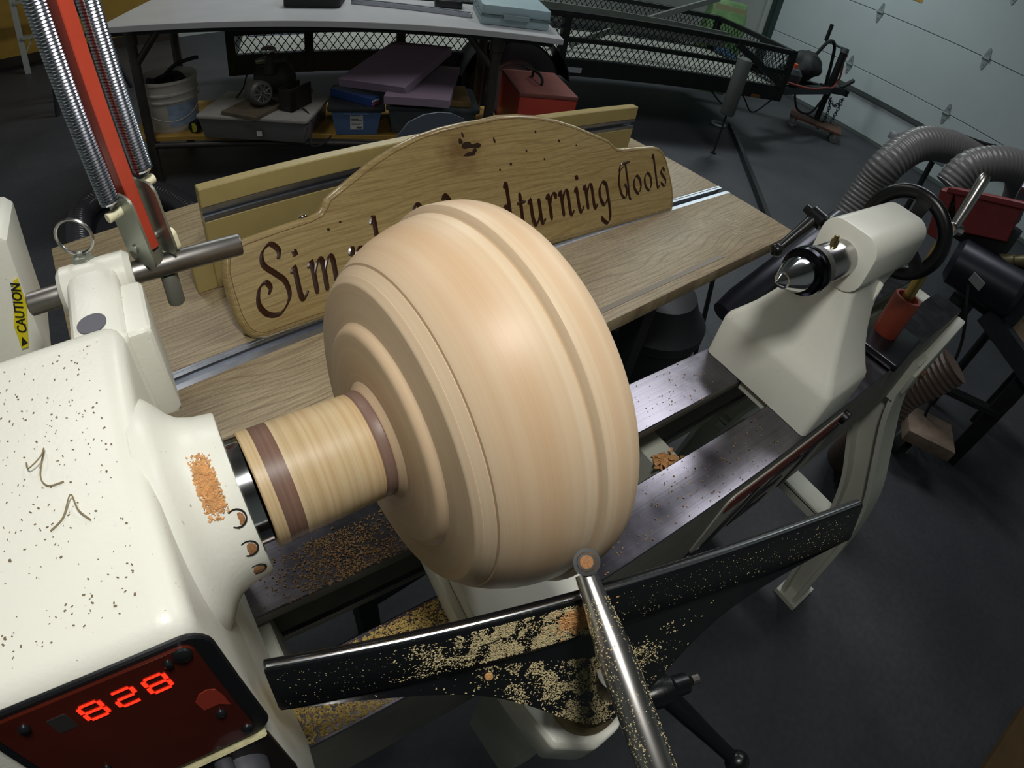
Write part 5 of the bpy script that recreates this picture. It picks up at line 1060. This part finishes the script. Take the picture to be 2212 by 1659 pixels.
mb = MB(); bar(mb, (2.95, 0.95, 0.788), (4.15, 0.95, 0.571), 0.040, 0.040); mb.build('rail_bar', alu, ra, bevel=0.003)
MB().cyl((3.9, 0.95, 0.0), (3.9, 0.95, 0.61), 0.018, n=12).build('rail_post', black_steel, ra)
rb2 = thing('aluminium_rail', 'short slotted aluminium rail end at the right edge above the red cover', 'rail', (2.55, 0.1, 0))
mb = MB(); bar(mb, (2.46, 0.265, 0.945), (2.50, 0.02, 0.965), 0.07, 0.06); mb.build('rail_bar', alu, rb2, bevel=0.003)
MB().cyl((2.50, 0.05, 0.0), (2.50, 0.05, 0.94), 0.018, n=12).build('rail_post', black_steel, rb2)
hose_grey = M('grey_hose_plastic', '#6a6969', 0.35)
flex([(2.55, 0.83, 0.40), (2.60, 0.82, 0.60), (2.63, 0.80, 0.74), (2.76, 0.76, 0.845), (2.95, 0.68, 0.87), (3.25, 0.58, 0.84), (3.6, 0.50, 0.84), (3.95, 0.45, 0.74), (4.2, 0.42, 0.50)], 0.074, 0.020, 'dust_hose', hose_grey, 'grey corrugated dust hose arching left of the red cover', 18, 0.06)
flex([(2.62, 0.52, 0.78), (2.66, 0.50, 0.88), (2.76, 0.42, 0.945), (2.92, 0.32, 0.955), (3.15, 0.18, 0.94), (3.6, 0.0, 0.92)], 0.070, 0.020, 'dust_hose', hose_grey, 'grey corrugated dust hose directly behind the red cover', 18, 0.06)
flex([(1.62, 0.045, 0.60), (1.60, 0.075, 0.52), (1.58, 0.105, 0.45), (1.57, 0.11, 0.36), (1.58, 0.12, 0.2), (1.66, 0.13, 0.08), (1.8, 0.14, 0.062)], 0.050, 0.016, 'duct_hose', M('brown_duct', '#57483f', 0.5), 'brown corrugated duct hanging beyond the bed end', 18)
tag(MB().tube(catmull([(2.93, 0.70, 0.935), (3.2, 0.60, 0.925), (3.5, 0.50, 0.93), (3.78, 0.47, 0.86), (4.4, 0.40, 0.70)], 8), 0.012, 8).build('black_cable', dark_rubber), 'black cable lying over the grey dust hose', 'cable')
cst = thing('swivel_caster', 'grey steel caster on a rusty plate behind the lathe leg', 'caster', (2.1, 0.0, 0))
quadc = MB(); quadc.box((2.02, -0.02, 0.155), (0.16, 0.20, 0.05), Matrix.Rotation(0.5, 3, 'Z')); quadc.build('caster_bracket', M('rusty_plate', '#7c6c5e', 0.6, 0.2, var=0.35, vs=14), cst, bevel=0.004)
MB().lathe([(-0.02, 0.001), (-0.02, 0.055), (0.02, 0.055), (0.02, 0.001)], (2.02, 0.02, 0.056), (0.3, 1, 0), 24).build('caster_wheel', dark_rubber, cst)
mb = MB(); mb.box((2.02, -0.008, 0.09), (0.06, 0.006, 0.10), Matrix.Rotation(0.3, 3, 'Z')); mb.box((2.02, 0.048, 0.09), (0.06, 0.006, 0.10), Matrix.Rotation(0.3, 3, 'Z')); mb.build('caster_fork', zinc, cst)
tag(MB().prism([(1.504, -0.815), (1.216, -0.786), (1.10, -1.25), (1.60, -1.30)], 0.0, 0.02, lambda p, q_, t: (p, q_, t)).build('brown_mat', M('brown_mat', '#5a4526', 0.8, var=0.15, vs=14)), 'brown board corner on the floor at the bottom right', 'board')

# ------------------------------------------------------------------ shavings and dust
tan = M('shaving_tan', '#c4b58a', 0.8, var=0.25, vs=700); tan_o = M('shaving_orange', '#cf9a63', 0.8, var=0.3, vs=500)
def flakes(fn, n, s0, s1, seed):
    rnd = random.Random(seed); mb = MB()
    for i in range(n):
        r = fn(rnd)
        if r is None: continue
        p, nr = r; nr = V(nr).normalized(); e = nr.orthogonal().normalized(); e.rotate(Matrix.Rotation(rnd.uniform(0, 6.28), 3, nr)); g = nr.cross(e)
        L = rnd.uniform(s0, s1); W = L * rnd.uniform(0.3, 0.7); up = nr * L * rnd.uniform(0.15, 0.5)
        p = V(p) + nr * L * 0.05
        mb.add([p - e * L / 2 - g * W / 2, p + e * L / 2 - g * W / 2 + up * rnd.random(), p + e * L / 2 + g * W / 2 + up * rnd.random(), p - e * L / 2 + g * W / 2, p + up], [(0, 1, 4), (1, 2, 4), (2, 3, 4), (3, 0, 4), (3, 2, 1, 0)])
    return mb
def clumpy(p, sc, thr): return mnoise.noise(V(p) * sc) > thr
def on_face(rnd):
    s_ = rnd.gauss(-0.028, 0.035); t = rnd.random()
    if not -0.11 < s_ < 0.016: return None
    a = 0.0038 + 0.0108 * t; z = -0.0022 - 0.0265 * t
    p = RP(s_, a, z)
    if not clumpy(p, 130, -0.12 if t > 0.7 else 0.05) and rnd.random() > 0.15: return None
    return p, rp * 0.93 + V((0, 0, 0.37))
def on_web(rnd):
    s_ = rnd.gauss(0.008, 0.028); t = rnd.random(); b = math.exp(-((s_ - 0.028) / 0.055) ** 2); c = math.exp(-((s_ - 0.028) / 0.12) ** 2)
    low = -0.036 - 0.036 * c - 0.034 * b; o2 = 0.0150 + 0.018 * c + 0.028 * b; a1_ = 0.009 + 0.006 * c + 0.010 * b; z1_ = -0.036 - 0.006 * c - 0.008 * b
    p = RP(s_, a1_ + (o2 - 0.0015 - a1_) * t, z1_ + (low + 0.003 - z1_) * t)
    if not clumpy(p, 110, 0.0) and rnd.random() > 0.15: return None
    return p, rp * 0.8 + V((0, 0, 0.6))
def sparse(rnd):
    s_ = rnd.uniform(-0.165, 0.23); t = rnd.random(); return RP(s_, 0.0038 + 0.0108 * t, -0.0022 - 0.0265 * t), rp * 0.93 + V((0, 0, 0.37))
mb = flakes(on_face, 9000, 0.0005, 0.0013, 1); m2 = flakes(on_web, 6500, 0.0005, 0.0014, 2); m3 = flakes(sparse, 700, 0.0003, 0.0008, 3)
for m_ in (m2, m3): mb.add(m_.v, m_.f)
tag(mb.build('shavings', tan, angle=5), 'pale wood shavings scattered over the black tool rest', 'shavings', kind='stuff')
MBc = MB().lathe([(0, 0.0001), (0.0, 0.0026), (0.0012, 0.0022), (0.0015, 0.0001)], RP(-0.052, 0.0185, -0.047), rp * 0.8 + V((0, 0, 0.6)), 10)
tag(MBc.build('wood_chip', tan_o), 'single pale round chip on the left web of the tool rest', 'wood chip')
def on_pile(rnd):
    s_ = rnd.gauss(0.004, 0.007); t = 0.42 + rnd.gauss(0, 0.16)
    if not 0 < t < 1: return None
    h_ = 0.0022 * math.exp(-((s_ - 0.004) / 0.009) ** 2 - ((t - 0.45) / 0.25) ** 2)
    nr = rp * 0.93 + V((0, 0, 0.37)); return RP(s_, 0.0038 + 0.0108 * t, -0.0022 - 0.0265 * t) + nr * h_ * rnd.random(), nr
tag(flakes(on_pile, 1400, 0.0008, 0.0020, 4).build('shavings', tan_o, angle=5), 'orange heap of shavings on the rest beside the tool', 'shavings', kind='stuff')
def on_tool(rnd):
    x = rnd.uniform(0.018, 0.125); a = rnd.uniform(-1.5, 1.5); up = V((0, 0, 1)); side = td.cross(up).normalized()
    if abs(a) < 0.45 and rnd.random() > 0.12: return None
    r_ = 0.0068 + (0.0092 - 0.0068) * min(1, max(0, (x - 0.022) / 0.023)); d = up * math.cos(a) + side * math.sin(a)
    return t0 + td * x + d * r_, d
tag(flakes(on_tool, 1300, 0.0003, 0.0011, 5).build('shavings', tan, angle=5), 'pale shavings clinging along the polished turning tool', 'shavings', kind='stuff')
def on_bed(rnd):
    k_ = rnd.random()
    if k_ < 0.45: x = rnd.gauss(0.055, 0.03); y = rnd.uniform(0.213, 0.26)
    elif k_ < 0.8: x = rnd.uniform(-0.04, 0.10); y = rnd.uniform(0.10, 0.16)
    else: x = rnd.uniform(-0.03, 0.55); y = rnd.choice((rnd.uniform(0.10, 0.16), rnd.uniform(0.213, 0.275)))
    if x < -0.04: return None
    return V((x, y, BZ + 0.0003)), V((0, 0, 1))
tag(flakes(on_bed, 3800, 0.0006, 0.0024, 6).build('sawdust', M('dust_brown', '#9c7a52', 0.9, var=0.3, vs=600), angle=5), 'brown sawdust and chips lying on the bed ways', 'sawdust', kind='stuff')
def on_bed_front(rnd):
    x = rnd.uniform(-0.04, 0.12); y = rnd.uniform(0.101, 0.158)
    return V((x, y, BZ + 0.0003 + 0.002 * max(0, mnoise.noise(V((x * 30, y * 30, 3)))))), V((0, 0, 1))
tag(flakes(on_bed_front, 3600, 0.0012, 0.0030, 7).build('sawdust', M('dust_yellow', '#b39a58', 0.9, var=0.3, vs=500), angle=5), 'thick yellow sawdust on the front way beside the headstock', 'sawdust', kind='stuff')
def nose_patch(rnd):
    a = math.radians(rnd.gauss(116, 9)); x = -0.0165 + rnd.gauss(0, 0.0026)
    if not -0.0215 < x < -0.011 or abs(math.degrees(a) - 116) > 20: return None
    d = V((0, math.cos(a), math.sin(a))); return V((x, AY, AZ)) + d * (0.0464 + (0.0015 * (-0.015 - x) / 0.005 if x < -0.015 else 0)), d
tag(flakes(nose_patch, 1500, 0.0006, 0.0018, 8).build('sawdust', tan_o, angle=5), 'orange patch of sawdust on top of the spindle nose', 'sawdust', kind='stuff')
def hs_top(rnd):
    return V((rnd.uniform(-0.15, -0.048), rnd.uniform(0.11, 0.265), 1.1302)), V((0, 0, 1))
tag(flakes(hs_top, 420, 0.0004, 0.0013, 9).build('dust_specks', M('speck_brown', '#7c6a52', 0.9), angle=5), 'brown specks of dust on the headstock top', 'sawdust', kind='stuff')
for pts, lb in (([(-0.088, 0.196, 1.1306), (-0.086, 0.190, 1.133), (-0.080, 0.193, 1.134), (-0.079, 0.199, 1.132), (-0.082, 0.186, 1.1308), (-0.079, 0.179, 1.1308), (-0.072, 0.178, 1.1308)], 'thin curled shaving near the headstock top middle'), ([(-0.080, 0.156, 1.1308), (-0.074, 0.160, 1.131), (-0.069, 0.168, 1.133), (-0.067, 0.160, 1.132), (-0.063, 0.154, 1.1308)], 'longer forked shaving nearer the front of the headstock top')):
    tag(MB().tube(catmull(pts, 8), 0.00035, 5).build('shaving_curl', M('curl_brown', '#8d7d5c', 0.8)), lb, 'shaving')
def chips(rnd):
    return V((0.466 + rnd.gauss(0, 0.009), 0.190 + rnd.gauss(0, 0.010), 0.778 + abs(rnd.gauss(0, 0.004)))), V((rnd.uniform(-.4, .4), rnd.uniform(-.4, .4), 1))
tag(flakes(chips, 60, 0.006, 0.016, 10).build('wood_chips', tan_o, angle=5), 'curled wood chips on the rib between the ways', 'wood chips', kind='stuff')
def heap(rnd):
    return V((0.205 + rnd.gauss(0, 0.008), 0.118 + rnd.gauss(0, 0.006), BZ + 0.0005 + abs(rnd.gauss(0, 0.002)))), V((rnd.uniform(-.3, .3), rnd.uniform(-.3, .3), 1))
tag(flakes(heap, 500, 0.0015, 0.004, 11).build('shavings', tan, angle=5), 'small heap of shavings on the front way under the bowl rim', 'shavings', kind='stuff')
# caution lettering
cm = M('caution_black', '#17150f', 0.5)
up_ = V((0.0115, 0, 0.040)).normalized(); rt_ = V((up_.z, 0, -up_.x))
textmesh('caution_lettering', 'CAUTION', 0.0090, basis(cf(-0.1105, 1.092, 0.0014), up_, -rt_), cm, sticker, 0.0002, 0.15, bold=0.0001)
MB().prism([(-0.1215, 1.0625), (-0.1165, 1.0635), (-0.1180, 1.0700)], 0.0012, 0.0016, cf).build('caution_triangle', cm, sticker)
